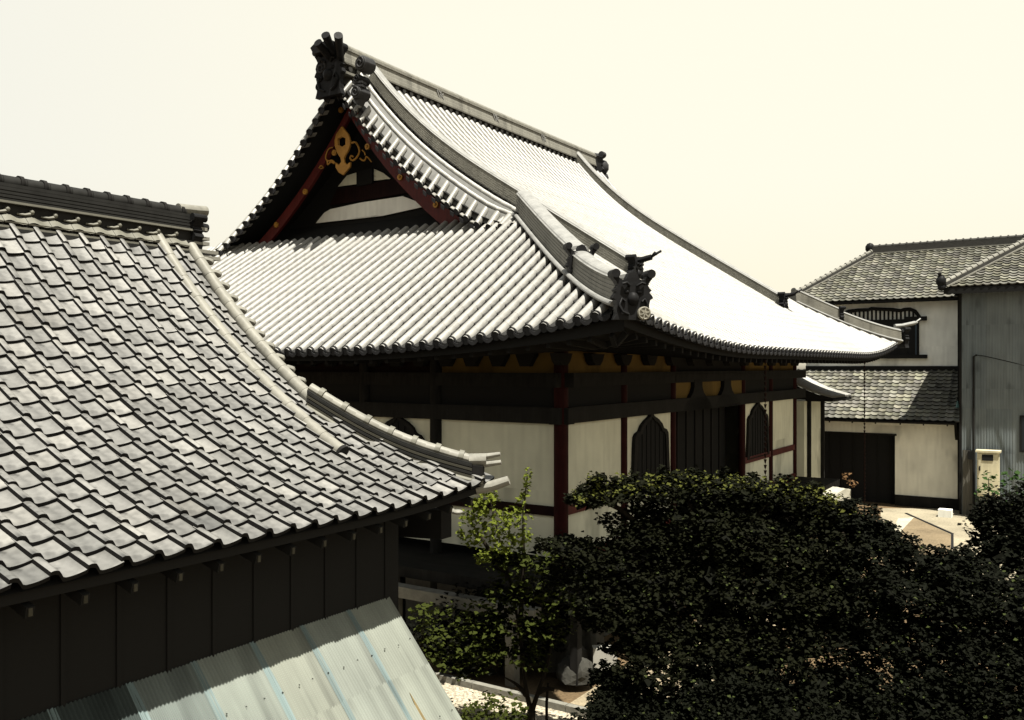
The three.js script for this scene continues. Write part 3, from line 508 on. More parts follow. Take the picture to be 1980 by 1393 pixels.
// ================================================================ near building: tiled roof in the left foreground
const NF = { X: -3.145, D: 5.92 };
const near = thing('tiled_outbuilding', 'nearby dark building with mottled grey pantile roof filling the left foreground', 'building', NF);
{
  const Y0 = EYE - 1.45, TW = .265, XV = 4.245;
  const prof = (b) => .42 * b + .045 * b * b + .007 * b * b * b, dprof = (b) => .42 + .09 * b + .021 * b * b;
  const lift = (x, b) => .10 * clamp((x - 3.2) / 2, 0, 1.3) ** 2 * Math.max(0, 1 - b / 2.2);
  const ry = (x, b) => Y0 + prof(b) + lift(x, b);
  const xr = (b) => b > 1.84 ? XV : 5.25 - .546 * b;
  const tones = [[0.1468, 0.1454, 0.1371], [0.1801, 0.1776, 0.1678], [0.1269, 0.1267, 0.1203], [0.1628, 0.161, 0.1526], [0.2063, 0.2022, 0.1885], [0.107, 0.1079, 0.1035], [0.1268, 0.1231, 0.1129], [0.1171, 0.1196, 0.1155], [0.1537, 0.1519, 0.144], [0.1925, 0.1884, 0.1755]].map((c) => mat(c, .40, { specularIntensity: 1, map: T.weather, bumpMap: T.fine, bumpScale: .0015 }));
  const pick = (r) => tones[r < .24 ? 1 : r < .42 ? 3 : r < .52 ? 4 : r < .67 ? 0 : r < .79 ? 8 : r < .86 ? 9 : r < .94 ? 2 : r < .965 ? 6 : r < .985 ? 5 : 7];
  // one pantile: roll on the left, hollow on the right; origin at its lower left corner, +y up, +z down the slope
  const sec = (u) => { if (u < .2) return .060 + .007 * Math.sin(u / .2 * Math.PI); if (u < .42) { const t = (u - .2) / .22; return -.006 + .066 * (.5 + .5 * Math.cos(t * Math.PI)); } const t = (u - .42) / .625; return -.006 + .036 * t * t; };
  const variants = [];
  for (let v = 0; v < 3; v++) {
    const top = new GB(), L = .275, W = TW * 1.045, N = 14, r = rng(100 + v), wob = (r() - .5) * .006;
    const P = (u, t, d = 0) => [u * W, sec(u * 1.045) + (t > .5 ? .034 + wob * u : -.004) - d, t > .5 ? .012 : -L];
    top.grid((u, t) => P(u, t), N, 1, true);
    const off = v * .37; for (let i = 0; i < top.u.length; i += 2) { top.u[i] += off; top.u[i + 1] += off * 1.7; }
    const ed = new GB();
    for (let i = 0; i < N; i++) ed.quad(P(i / N, 1, .034), P((i + 1) / N, 1, .034), P((i + 1) / N, 1), P(i / N, 1));
    ed.quad(P(0, 0, .056), P(0, 1, .056), P(0, 1), P(0, 0));
    const g = top.geo(), ng = top.p.length / 3, all = new GB(); all.p = top.p.concat(ed.p); all.n = top.n.concat(ed.n); all.u = top.u.concat(ed.u);
    const G = all.geo(); G.addGroup(0, ng, 0); G.addGroup(ng, ed.p.length / 3, 1); variants.push(G);
  }
  // courses at equal steps along the curved slope
  const courses = []; { let b = -.02; while (b < 4.05) { courses.push(b); b += .234 / Math.hypot(1, dprof(Math.max(0, b))); } }
  const spots = [], r = rng(41);
  courses.forEach((b, j) => { for (let x = 5.3 - TW; x > -3.2; x -= TW) {
    const bm = b + .1; if (x + TW * .35 > xr(bm)) continue;
    const m = new THREE.Matrix4(), sl = Math.atan(dprof(Math.max(0, b + .09))), ex = V(1, (ry(x + TW, b) - ry(x, b)) / TW, 0).normalize();
    const dz = V(0, -Math.sin(sl), Math.cos(sl)), ny = V().crossVectors(dz, ex).normalize(); dz.crossVectors(ex, ny);
    m.makeBasis(ex, ny, dz); m.setPosition(x + (r() - .5) * .01, ry(x, b) + (r() - .5) * .005, -b + (r() - .5) * .018);
    const w = toWorld(NF, x + .13, ry(x, b), -b), D = -w[2], px = CX + F * w[0] / D, py = CY - F * (w[1] - EYE) / D;
    spots.push({ m, D, vis: px > -30 && py < 1430, v: Math.floor(r() * 3), c: clamp(.62 * r() + .62 * (n1(x * .8 + 20, b * .9 + 20, 64) * .6 + n2(x * 2.3 + 20, b * 2.1 + 20, 64) * .4) - .12, 0, .999) });
  } });
  const slope = sub('roof_slope', near); slope.userData.label = 'mottled grey pantile slope facing the camera';
  const seen = spots.filter((s) => s.vis).sort((a, b) => a.D - b.D), first = new Set(seen.slice(0, 298));
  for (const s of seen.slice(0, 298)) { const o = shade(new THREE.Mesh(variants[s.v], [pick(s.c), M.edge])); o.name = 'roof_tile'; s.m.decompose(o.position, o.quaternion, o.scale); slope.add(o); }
  const rest = spots.filter((s) => !first.has(s)); // farther and off-frame tiles, one part of kind stuff
  { const all = tones.map(() => new GB()), ed = new GB();
    for (const s of rest) { const G = variants[s.v], p = G.attributes.position.array, n = G.attributes.normal.array, t = tones.indexOf(pick(s.c)); const nm = new THREE.Matrix3().getNormalMatrix(s.m); const ng = G.groups[0].count;
      const q = [], nn = []; for (let i = 0; i < p.length; i += 3) { q.push(V(p[i], p[i + 1], p[i + 2]).applyMatrix4(s.m).toArray()); nn.push(V(n[i], n[i + 1], n[i + 2]).applyMatrix3(nm).normalize().toArray()); }
      for (let i = 0; i < q.length; i += 3) { const g = i < ng ? all[t] : ed; g.tri(q[i], q[i + 1], q[i + 2], nn[i], nn[i + 1], nn[i + 2]); } }
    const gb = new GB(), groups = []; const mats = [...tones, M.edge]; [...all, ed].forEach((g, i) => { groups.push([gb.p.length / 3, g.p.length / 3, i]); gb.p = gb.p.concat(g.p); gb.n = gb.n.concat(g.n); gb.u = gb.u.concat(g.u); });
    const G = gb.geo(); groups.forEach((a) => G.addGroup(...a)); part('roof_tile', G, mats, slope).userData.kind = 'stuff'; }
  { const b = new GB(); b.grid((u, v) => { const bb = v * 4.25, x = lerp(-3.4, xr(bb), u); return [x, ry(x, bb) - .035, -bb]; }, 12, 16); b.grid((u, v) => { const bb = v * 4.25; const x = lerp(-3.4, XV, u); return [x, ry(3, bb) - .04, -8.5 + bb]; }, 2, 10);
    part('roof_boarding', b, M.dark, near); }
  // verge rolls: outer one at the gable edge, inner one ending on the slope
  const rollMat = mat([.19, .185, .16], .5, { map: T.mottle, bumpMap: T.fine, bumpScale: .002 });
  const roll = (name, x, b0, b1, rad, endCap) => { const g = sub(name, near); const pts = []; for (let i = 0; i <= 60; i++) { const b = lerp(b0, b1, i / 60); pts.push([x, ry(x, b) + .075, -b]); } const per = 5;
    for (let i = 0; i < 60; i += per) { const k = new GB(); const q = pts.slice(i, i + per + 1); k.tube(q, (t) => rad * (1 - .05 * t) , 12); part('roll_tile', k, rollMat, g); }
    if (endCap) { const k = new GB(); const p = pts[0]; k.tube([[p[0], p[1] + .008, p[2] + .0], [p[0], p[1] - .012, p[2] + .035]], rad * 1.06, 14); part('end_cap', k, M.edge, g); } return g; };
  roll('outer_verge_roll', XV, 1.78, 4.12, .076); roll('inner_verge_roll', 3.79, .94, 4.2, .074, true);
  for (const b of courses) if (b > 1.85) { const k = new GB(); const y = ry(XV, b) + .03; k.tube([[XV + .04, y + .02, -b], [XV + .14, y + .015, -b + .005], [XV + .2, y - .005, -b + .01]], (t) => .036 + .012 * t, 8); k.ball([XV + .2, y - .005, -b + .01], .05, 1, 8); part('verge_end_tile', k, rollMat, near); }
  { const k = new GB(); k.grid((u, v) => { const b = lerp(1.7, 4.2, v); return [XV + .06 + .1 * u, ry(XV, b) - .02 - .12 * u, -b]; }, 2, 10); part('verge_board', k, M.dark, near); }
  // main ridge
  const rg = sub('main_ridge', near), YB = Y0 + prof(4.1), zc = -4.3, XL = -3.3, XR = 4.28;
  const bx = (y0, y1, w, m, n, x1 = XR) => { const g = new GB(); g.box(XL, x1, YB + y0, YB + y1, zc - w, zc + w); part(n, g, m, rg); };
  const pale = mat([.13, .127, .105], .55, { map: T.mottle }), dk = mat([.02, .02, .019], .6, { map: T.mottle });  // one tile in two tones: sunlit ledges painted pale, shaded courses dark
  bx(-.1, .02, .24, dk, 'ridge_bed'); bx(.02, .045, .235, pale, 'ridge_course'); bx(.045, .09, .19, dk, 'ridge_course');
  for (let x = XR - .1; x > XL; x -= TW) { const g = new GB(); g.grid((u, v) => [x - TW * .98 * (1 - u), YB + .09 + .075 * (1 - v) + .018 * Math.sin(u * 6.28), zc + lerp(.17, .245, v)], 8, 1, true); g.quad([x - TW * .98, YB + .075, zc + .24], [x, YB + .075, zc + .24], [x, YB + .092, zc + .245], [x - TW * .98, YB + .092, zc + .245]); part('ridge_face_tile', g, pale, rg); }
  bx(.09, .17, .168, dk, 'ridge_course'); bx(.17, .30, .14, dk, 'ridge_course'); bx(.30, .325, .20, pale, 'ridge_course');
  for (let i = 0; i < 5; i++) bx(.325 + i * .042, .325 + (i + 1) * .042 - .012, .155 - i * .006 + (i % 2) * .006, dk, 'ridge_course');
  bx(.325, .53, .13, dk, 'ridge_core');
  for (let x = XR - .25, i = 0; x > XL; x -= TW * 1.02, i++) { // paired ornaments along the middle of the ridge
    const g = new GB(); g.ball([x, YB + .235, zc + .165], .032, 1, 8); g.tube([[x - .16, YB + .2, zc + .15], [x - .08, YB + .195, zc + .17], [x - .02, YB + .21, zc + .165]], (t) => .012 + .012 * t, 6); part('ridge_boss', g, pale, rg); }
  for (let x = XR - .02, i = 0; x > XL; x -= TW, i++) { const g = new GB(); g.tube([[x, YB + .56, zc], [x - TW + .004, YB + .56, zc]], .082, 12); part('ridge_cap_tile', g, dk, rg); const c = new GB(); c.tube([[x - .03, YB + .565, zc], [x - .075, YB + .565, zc]], .096, 12); part('cap_collar', c, M.edge, rg); }
  { const o = oni('ridge_end_tile', rg, [XR + .06, YB + .0, zc], [1, 0, 0], .46, .52, M.oni);
    const g = new GB(); g.tube([[XR - .1, YB + .60, zc], [XR + .18, YB + .615, zc], [XR + .34, YB + .63, zc]], .075, 12); part('end_roll', g, rollMat, o);
    for (const [dx, dy, w] of [[.1, .40, .15], [.16, .33, .17], [.18, .2, .19], [.17, .13, .2], [.3, .02, .22], [.32, -.06, .24]]) { const k = new GB(); k.box(XR, XR + dx + .08, YB + dy, YB + dy + .045, zc - w, zc + w); part('end_course', k, rollMat, o); }
    const k = new GB(); k.tube([[XR, YB + .40, zc + .1], [XR + .28, YB + .38, zc + .1]], .06, 10); part('end_roll', k, M.oni, o); }
  // hip ridge dropping to the corner
  const hp = sub('hip_ridge', near), HA = [XV - .05, 1.84], HB = [5.12, .12];
  const hpath = (dy, n = 14, a = 0, b = 1) => Array.from({ length: n + 1 }, (_, i) => { const t = lerp(a, b, i / n), x = lerp(HA[0], HB[0], t), bb = lerp(HA[1], HB[1], t); return [x, lerp(ry(XV, 1.84), ry(5.1, .1), t) - .11 * Math.sin(Math.PI * t) * 1 + dy, -bb]; });
  const hd = V(HB[0] - HA[0], 0, HA[1] - HB[1]).normalize(), hs = V(-hd.z, 0, hd.x), sdv = () => hs.toArray();
  { const g = new GB(); g.sweep(hpath(0), [[-.10, -.14], [-.10, .02], [.10, .02], [.10, -.14]], sdv, true); part('ridge_bed', g, dk, hp);
    for (let i = 0; i < 4; i++) { const k = new GB(); k.sweep(hpath(.03 + i * .042), [[-.13 + i * .006, 0], [-.13 + i * .006, .028], [.13 - i * .006, .028], [.13 - i * .006, 0]], sdv, true); part('ridge_course', k, i % 2 ? dk : mat([.04, .038, .03], .6), hp); }
    const core = new GB(); core.sweep(hpath(.03), [[-.10, 0], [-.10, .17], [.10, .17], [.10, 0]], sdv, true); part('ridge_core', core, dk, hp);
    for (const s of [-1, 1]) { const pts = hpath(.005).map((p) => [p[0] + s * hs.x * .14, p[1], p[2] + s * hs.z * .14]); for (let i = 0; i < 14; i += 2) { const k = new GB(); k.tube(pts.slice(i, i + 3), .026, 8); part('base_roll_tile', k, pale, hp); } }
    const cp = hpath(.225, 14); for (let i = 0; i < 14; i += 2) { const k = new GB(); k.tube(cp.slice(i, i + 3), .062, 12); part('ridge_cap_tile', k, rollMat, hp); const p = cp[i + 1], q = cp[i + 2], c = new GB(); const d = V(...q).sub(V(...p)).normalize().multiplyScalar(.03); c.tube([[p[0] - d.x, p[1] - d.y + .006, p[2] - d.z], [p[0] + d.x, p[1] + d.y + .006, p[2] + d.z]], .078, 12); part('cap_collar', c, pale, hp); }
    const e = cp[14], jaw = new GB(); jaw.tube([[e[0] - hd.x * .04, e[1], e[2] - hd.z * .04], [e[0] + hd.x * .16, e[1] + .005, e[2] + hd.z * .16]], .078, 12);
    jaw.tube([[e[0] + hd.x * .14, e[1] + .045, e[2] + hd.z * .14], [e[0] + hd.x * .32, e[1] + .075, e[2] + hd.z * .32]], (t) => .036 - .012 * t, 8); jaw.tube([[e[0] + hd.x * .14, e[1] - .045, e[2] + hd.z * .14], [e[0] + hd.x * .33, e[1] - .02, e[2] + hd.z * .33]], (t) => .04 - .012 * t, 8); part('forked_end_tile', jaw, rollMat, hp, 'pale end tile with an open fork');
    const eb = new GB(); eb.bar([e[0], e[1] - .15, e[2]], [e[0] + hd.x * .12, e[1] - .16, e[2] + hd.z * .12], .2, .2); part('end_block', eb, M.edge, hp);
    const wb = new GB(); wb.bar([e[0] - hd.x * .02, e[1] - .21, e[2] - hd.z * .02], [e[0] + hd.x * .13, e[1] - .22, e[2] + hd.z * .13], .24, .09); part('end_course', wb, rollMat, hp);
    const tl = new GB(); tl.tube([[e[0] + hd.x * .02, e[1] - .33, e[2] + hd.z * .02], [e[0] + hd.x * .22, e[1] - .30, e[2] + hd.z * .22], [e[0] + hd.x * .42, e[1] - .23, e[2] + hd.z * .42]], (t) => .075 - .02 * t, 10); part('corner_tile', tl, rollMat, hp); }
  // eave underside: fascia, rafters with pale ends, wall
  const ev = sub('eaves', near); const fa = new GB(); fa.grid((u, v) => { const x = lerp(-3.3, 5.22, u); return [x, ry(x, 0) - lerp(.02, .12, v), -.05]; }, 30, 1); fa.grid((u, v) => { const x = lerp(-3.3, 5.2, u), b = lerp(.05, 1.2, v); return [x, ry(x, 0) - .12 + b * .24, -b]; }, 24, 2);
  fa.grid((u, v) => { const b = lerp(0, 6, v); return [5.22 - Math.min(.0, 0), ry(5.2, 0) - lerp(.02, .13, u), -b]; }, 1, 8); fa.grid((u, v) => { const b = lerp(0.05, 6, v), t = u; return [lerp(5.2, 4.2, t), ry(5.2, 0) - .13 + .1 * t, -b]; }, 2, 8); fa.grid((u, v) => { const b = lerp(0, 6, v), t = u; return [lerp(5.22, 4.0, t), ry(5.2, 0) - .01 + .55 * t, -Math.max(b, t * 1.9)]; }, 3, 8); part('eave_boarding', fa, M.dark, ev);
  const rw = mat([.06, .056, .04], .8, { map: T.wood });
  for (let x = 5.0; x > -2.4; x -= .39) { const y = ry(x, 0) - .20; const k = new GB(); k.bar([x, y, -.06], [x, y + .14, -.56], .06, .08); const o = part('rafter', k, M.dark, ev); const e = new GB(); e.box(x - .014, x + .014, y - .025, y + .03, -.062, -.05); part('rafter_end', e, rw, o, 'pale painted rafter end'); }
  const w = new GB(); w.box(-3.3, 4.3, 0, Y0 + .1, -.67, -.56); w.box(4.2, 4.3, 0, Y0 + .1, -7.4, -.67); w.box(-3.3, -3.2, 0, Y0 + 2.0, -7.4, -1.1); part('wall', w, M.dark, near); for (let x = -3.2; x < 4.2; x += .455) { const k = new GB(); k.box(x - .02, x + .02, 0, Y0 + .02, -.56, -.542); part('wall_batten', k, M.dark, near); }
  const bm = new GB(); bm.box(-3.3, 4.7, Y0 - .22, Y0 - .04, -.555, -.47); part('wall_plate', bm, M.dark, near);
  const gb2 = new GB(); { const pl = []; for (let i = 0; i <= 8; i++) { const b = lerp(1.2, 4.25, i / 8); pl.push([-b, ry(3, b) - .1]); } for (let i = 8; i >= 0; i--) { const b = lerp(1.2, 4.25, i / 8); pl.push([-8.5 + b, ry(3, b) - .1]); } gb2.slab(pl, .08, (a, b, t) => [XV - .4 + t, b, a]); } part('gable_wall', gb2, M.dark, near);
  // side eave seen past the corner: a dark beam end and a few sunlit tile edges
  const sd = sub('side_eave', near); const p1 = onX(NF, 868, 1004, 5.1); const bm2 = new GB(); bm2.obox([5.05, p1[1] - .10, p1[2] - .9], [.1, 0, 0], [0, .17, 0], [0, .05, .9]); part('eave_beam', bm2, M.dark, sd);
  for (let i = 0; i < 4; i++) { const e = onX(NF, 842 + i * 14, 984 + i * 2.2, 5.35); const k = new GB(); k.ball(e, .075, .42, 10); part('eave_tile', k, rollMat, sd); }
}
// ---------------------------------------------------------------- corrugated lean-to roof under the eave
{
  const lt = thing('corrugated_lean_to', 'pale green corrugated lean-to roof with blue seams below the pantile eave', 'lean-to roof', NF);
  const SL = 1.15, yAt = (z) => 2.64 - SL * (z + .36), pitch = .034, nrm = Math.hypot(1, SL);
  const hit = (px, py) => { // where a sight line meets the sheet
    let lo = 1, hi = 40; const f = (D) => { const X = (px - CX) / F * D - NF.X, Dz = D - NF.D; const z = X * SI - Dz * CO, x = X * CO + Dz * SI; return [EYE - (py - CY) / F * D - yAt(z), x, z]; }; for (let i = 0; i < 60; i++) { const m = (lo + hi) / 2; if (f(m)[0] * f(lo)[0] <= 0) hi = m; else lo = m; } return f(lo).slice(1); };
  const xR = hit(820, 1270)[0];
  const sheet = [mat([.185, .20, .172], .55, { map: T.streak }), mat([.178, .195, .172], .55, { map: T.streak }), mat([.19, .203, .172], .55, { map: T.streak }), mat([.183, .203, .18], .55, { map: T.streak })], blue = mat([.13, .175, .175], .5, { map: T.streak }), rust = mat([.17, .13, .06], .7, { map: T.streak });
  const shadeSheet2 = mat([.04, .05, .048], .7, { map: T.streak }), shadeSheet = mat([.12, .14, .13], .6, { map: T.streak }); const r = rng(5); let x1 = xR, i = 0;  // leftmost sheets coloured darker to paint in the shade under the eave
  while (x1 > -2.2) {
    const w = .60 + .06 * r(), x0 = x1 - w, g = new GB(), lift = (i % 2) * .004, waves = Math.round(w / pitch);
    g.grid((u, v) => { const x = lerp(x0 - .03, x1, u), z = lerp(-.55, 1.45, v), h = .0065 * Math.cos(u * waves * 2 * Math.PI) + lift; return [x, yAt(z) + h * nrm * .7, z + h * .6]; }, waves * 6, 3, true);
    for (let q = 0; q < g.u.length; q += 2) { g.u[q] = g.p[q / 2 * 3] + i * .7; g.u[q + 1] = g.p[q / 2 * 3 + 2] * 1.4; }
    const o = part('corrugated_sheet', g, i < 4 ? sheet[i % 4] : i < 5 ? shadeSheet : shadeSheet2, lt);
    if (i > 0) { const s = new GB(), ww = .05; s.grid((u, v) => { const x = x1 - .04 + ww * u * (1.3 + .3 * Math.sin(v * 9)), z = lerp(-.55, 1.45, v), h = .0075 * Math.cos((x - x1) / pitch * 2 * Math.PI) + .006; return [x, yAt(z) + h * nrm * .7, z + h * .6]; }, 12, 6, true); for (let q = 0; q < s.u.length; q += 2) { s.u[q] = s.p[q / 2 * 3]; s.u[q + 1] = s.p[q / 2 * 3 + 2]; } part('blue_seam', s, blue, o); }
    x1 = x0; i++;
  }
  const st = hit(815, 1380), s2 = new GB(); s2.grid((u, v) => { const t = v, w = .05 * Math.sin(Math.PI * Math.min(1, t * 1.1)); const x = st[0] - .01 + (u - .5) * w, z = lerp(st[1] - .16, st[1] + .5, t), h = .0068 * Math.cos((x - xR) / .6 * 18 * 2 * Math.PI) + .004; return [x, yAt(z) + h * nrm * .7, z + h * .6]; }, 8, 6, true); part('rust_stain', s2, rust, lt);
  { const f = new GB(), q = rng(9); for (let x = xR - .08; x > -2; x -= .2) for (const z of [-.2, .35, .9]) { const zz = z + (q() - .5) * .02, xx = Math.round((x - xR) / pitch) * pitch + xR; f.ball([xx, yAt(zz) + .016, zz + .01], .009, .6, 6); } part('roof_screw', f, M.edge, lt).userData.kind = 'stuff'; }
  const ps = new GB(); ps.box(xR - .12, xR - .03, 0, yAt(1.3) - .05, 1.2, 1.3); ps.box(-2, -1.9, 0, yAt(1.3) - .05, 1.2, 1.3); part('post', ps, M.wood, lt).userData.kind = 'stuff';
  const rf = new GB(); rf.box(-2.2, xR - .02, yAt(-.2) - .14, yAt(-.2) - .06, -.24, -.16); part('purlin', rf, M.wood, lt);
}

// ================================================================ two-storey storehouse and its grey neighbour, beyond the hall
const smallTile = (() => { // small pantile: top pale, front edge dark (vertex colours paint the step shade there)
  const W = .272, L = .25, N = 6, g = new GB(), sec = (u) => u < .3 ? .045 * Math.cos((u - .1) / .3 * 1.2) : .045 * .36 * Math.max(0, 1 - (u - .3) / .3) ** 2 + .028 * Math.max(0, (u - .5) / .5) ** 2;
  const P = (u, t, d = 0) => [u * W, sec(u) + (t > .5 ? .05 : 0) - d, t > .5 ? .012 : -L];
  g.grid((u, t) => P(u, t), N, 1, true); const n = g.p.length / 3; for (let i = 0; i < N; i++) g.quad(P(i / N, 1, .045), P((i + 1) / N, 1, .045), P((i + 1) / N, 1), P(i / N, 1)); g.quad(P(0, 0, .05), P(0, 1, .05), P(0, 1), P(0, 0));
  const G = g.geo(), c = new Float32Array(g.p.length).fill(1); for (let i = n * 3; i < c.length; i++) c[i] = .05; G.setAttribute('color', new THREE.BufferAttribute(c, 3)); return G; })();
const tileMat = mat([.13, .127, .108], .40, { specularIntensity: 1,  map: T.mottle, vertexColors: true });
// a slope facing -x: eave at (xe, ye), top at (xt, yt); z from z0(t) to z1(t), t = 0 at the eave
function tiledSlope(parent, xe, ye, xt, yt, z0, z1, seed) {
  const r = rng(seed), sl = Math.atan2(yt - ye, xt - xe), len = Math.hypot(xt - xe, yt - ye), n = Math.round(len / .225), Ms = [], Cs = [];
  const ex = V(0, 0, 1), dz = V(-Math.cos(sl), -Math.sin(sl), 0), ny = V(-Math.sin(sl), Math.cos(sl), 0);
  for (let j = 0; j < n; j++) { const t = j / n; for (let z = Math.floor(z0(t) / .262) * .262; z < z1(t); z += .262) { if (z < z0(t) - .1) continue; const m = new THREE.Matrix4().makeBasis(ex, ny, dz); m.setPosition(lerp(xe, xt, t) - .02, lerp(ye, yt, t), z + (r() - .5) * .01); Ms.push(m); const q = r(), k = q < .55 ? .75 + .5 * r() : q < .8 ? .45 + .25 * r() : 1.25 + .5 * r(); Cs.push(new THREE.Color().setRGB(k, k * (.97 + .05 * r()), k * (.86 + .16 * r()))); } }
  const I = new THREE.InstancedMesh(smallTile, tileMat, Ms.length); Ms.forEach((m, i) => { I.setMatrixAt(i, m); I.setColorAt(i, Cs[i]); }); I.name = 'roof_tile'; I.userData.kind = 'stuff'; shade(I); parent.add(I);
  const b = new GB(); b.quad([xe, ye - .03, z0(0)], [xe, ye - .03, z1(0)], [xt, yt - .03, z1(1)], [xt, yt - .03, z0(1)]); b.quad([xe, ye - .1, z0(0)], [xe, ye - .1, z1(0)], [xe, ye - .02, z1(0)], [xe, ye - .02, z0(0)]); part('roof_boarding', b, M.dark, parent);
}
function rollRidge(name, parent, a, b, h, rad, mTop) { // ridge with cap tiles from a to b
  const g = sub(name, parent), k = new GB(); k.bar([a[0], a[1] + h / 2, a[2]], [b[0], b[1] + h / 2, b[2]], .26, h); part('ridge_course', k, M.ridgeDark, g);
  const c = new GB(); c.tube([[a[0], a[1] + h + .02, a[2]], [b[0], b[1] + h + .02, b[2]]], rad, 10); const L = V(...b).sub(V(...a)), n = Math.round(L.length() / .28); for (let i = 0; i <= n; i++) { const p = V(...a).addScaledVector(L, i / n), q = p.clone().addScaledVector(L, .06 / L.length()); c.tube([[p.x, p.y + h + .03, p.z], [q.x, q.y + h + .03, q.z]], rad * 1.3, 10); } part('ridge_cap', c, mTop, g);
  for (const s of [-1, 1]) { const f = new GB(), d = L.clone().setY(0).normalize(); f.bar([a[0] - s * d.z * .16, a[1] + .02, a[2] + s * d.x * .16], [b[0] - s * d.z * .16, b[1] + .02, b[2] + s * d.x * .16], .05, .05); part('ridge_ledge', f, M.ridge, g); }
  return g;
}
{
  const st = thing('white_storehouse', 'two-storey white plastered storehouse with dark barred window and grey tiled roofs', 'building', HF);
  const XL = 22.9, XU = 24.6, zL = -3.2, zR = 4.03;
  const p = (px, py, x) => onX(HF, px, py, x);
  // ground floor wall with a wide dark doorway
  const d0 = p(1590, 838, XL)[2], d1 = p(1731, 842, XL)[2], yd = p(1660, 840, XL)[1], yt = 3.75, yb = p(1790, 961, XL)[1];
  const w = new GB(); w.box(XL, XL + .2, 0, yt, zL, d0); w.box(XL, XL + .2, yd, yt, d0, d1); w.box(XL, XL + .2, yb, yt, d1, zR); part('ground_floor_wall', w, M.cream = mat([.80, .79, .70], .9, { map: T.plaster, bumpMap: T.fine, bumpScale: .002 }), st);
  const bs = new GB(); bs.box(XL - .06, XL + .2, 0, yb, d1, zR); part('base_board', bs, M.wood, st);
  const dr = new GB(); dr.box(XL + .35, XL + .4, 0, yd, d0, d1); part('door', dr, M.interior, st); for (let i = 0; i < 6; i++) { const k = new GB(), z = lerp(d0, d1, (i + .5) / 6); k.box(XL + .32, XL + .349, 0, yd, z - .03, z + .03); part('door_slat', k, M.dark, st); }
  const fr = new GB(); fr.box(XL - .03, XL + .22, yd - .01, yd + .07, d0 - .06, d1 + .06); part('door_lintel', fr, M.wood, st);
  const ip = p(1579, 901, XL), ib = new GB(); ib.box(XL - .07, XL, ip[1] - .14, ip[1] + .14, ip[2] - .08, ip[2] + .08); part('intercom_box', ib, M.dark, st);
  // lower roof
  const ye = p(1700, 812, 22.1)[1], ytp = p(1700, 716, XU)[1]; const lr = sub('lower_roof', st);
  tiledSlope(lr, 22.1, ye, XU, ytp, () => -3.6, () => zR - .02, 61);
  const gt = new GB(); gt.grid((u, v) => { const a = Math.PI * (1 + u); return [22.02 + .07 * Math.cos(a), ye - .05 + .06 * Math.sin(a), lerp(-3.6, zR, v)]; }, 6, 1); gt.tube([[XL - .05, ye - .15, zR - .1], [22.6, ye - .1, zR - .1]], .04); for (const pz of [1565, 1604, 1648, 1693, 1741, 1786, 1832]) { const q = p(pz, 815, 22.02); gt.box(22.0, 22.08, ye - .16, ye - .05, q[2] - .02, q[2] + .02); } part('gutter', gt, M.wood, lr);
  const sf = new GB(); sf.box(22.1, XL, ye - .03, ye - .0, -3.6, zR); part('soffit', sf, M.dark, lr);
  const br = new GB(); br.slab([[0, 0], [.0, -.7], [-.12, -.55], [-.25, -.22], [-.5, 0]], .1, (a, b, t) => [XL + a, ye - .02 + b, zR - .1 + t]); part('corner_bracket', br, M.wood, lr);
  // upper storey
  const yu0 = ytp - .1, eu = p(1700, 581, 24.1), yu1 = eu[1] + .3;
  const u = new GB(); u.box(XU, XU + .25, yu0, yu1, -2.0, zR + .1); u.box(XU, 31, 0, yu1, -2.0, -1.9); u.box(XL + .2, XU, 0, ye, -3.3, -3.2); part('upper_wall', u, M.white2 = mat([.84, .85, .80], .9, { map: T.plaster, bumpMap: T.fine, bumpScale: .002 }), st);
  const bd = new GB(); const b0 = p(1750, 727, XU - .06), b1 = p(1750, 708, XU - .06); bd.box(XU - .08, XU, b0[1] - .03, b1[1], -2.0, zR + .06); part('roof_flashing', bd, M.dark, st);
  const pst = new GB(); pst.box(XL - .14, XL + .0, 0, yu1, zR, zR + .16); pst.box(XU - .1, XU + .1, 3, yu1, zR, zR + .16); part('corner_post', pst, M.wood, st);
  // barred window with a waved top rail
  { const wn = sub('barred_window', st), q = (a, b) => { const e = p(a, b, XU - .12); return [e[2], e[1]]; };
    const [zr, yr] = q(1777, 622), [zl, yb2] = q(1634, 690), box = new GB(); box.box(XU - .14, XU, yb2, yr, zl, zr); part('shutter', box, M.interior, wn);
    for (let i = 0; i < 9; i++) { const z = lerp(zl, zr, (i + .5) / 9), k = new GB(); k.box(XU - .17, XU - .142, yb2, yr, z - .04, z + .04); part('shutter_bar', k, M.dark, wn); }
    const jb = p(1773, 650, XU - .16), jm = new GB(); jm.box(XU - .19, XU - .142, yb2, yr, jb[2] - .05, jb[2]); part('jamb', jm, mat([.03, .045, .06], .4), wn);
    for (const [x0, y0, x1, y1] of [[1750, 612, 1792, 621], [1640, 686, 1793, 694]]) { const a = q(x0, y1), b = q(x1, y0), k = new GB(); k.box(XU - .24, XU, a[1], b[1], a[0], b[0]); part('window_rail', k, M.dark, wn); }
    const arch = [[1632, 606], [1642, 602], [1660, 600], [1680, 599], [1686, 597], [1700, 598], [1725, 599], [1742, 601], [1748, 599], [1760, 598], [1770, 602], [1778, 613]].map(([a, b]) => { const e = p(a, b, XU - .06); return [e[0], e[1], e[2]]; }); const k = new GB(); k.tube(arch, .07, 8); part('waved_rail', k, M.dark, wn);
    const rl = new GB(); const ra = q(1640, 624); rl.box(XU - .12, XU, ra[1] - .03, ra[1] + .08, zl, zr); part('window_rail', rl, M.dark, wn);
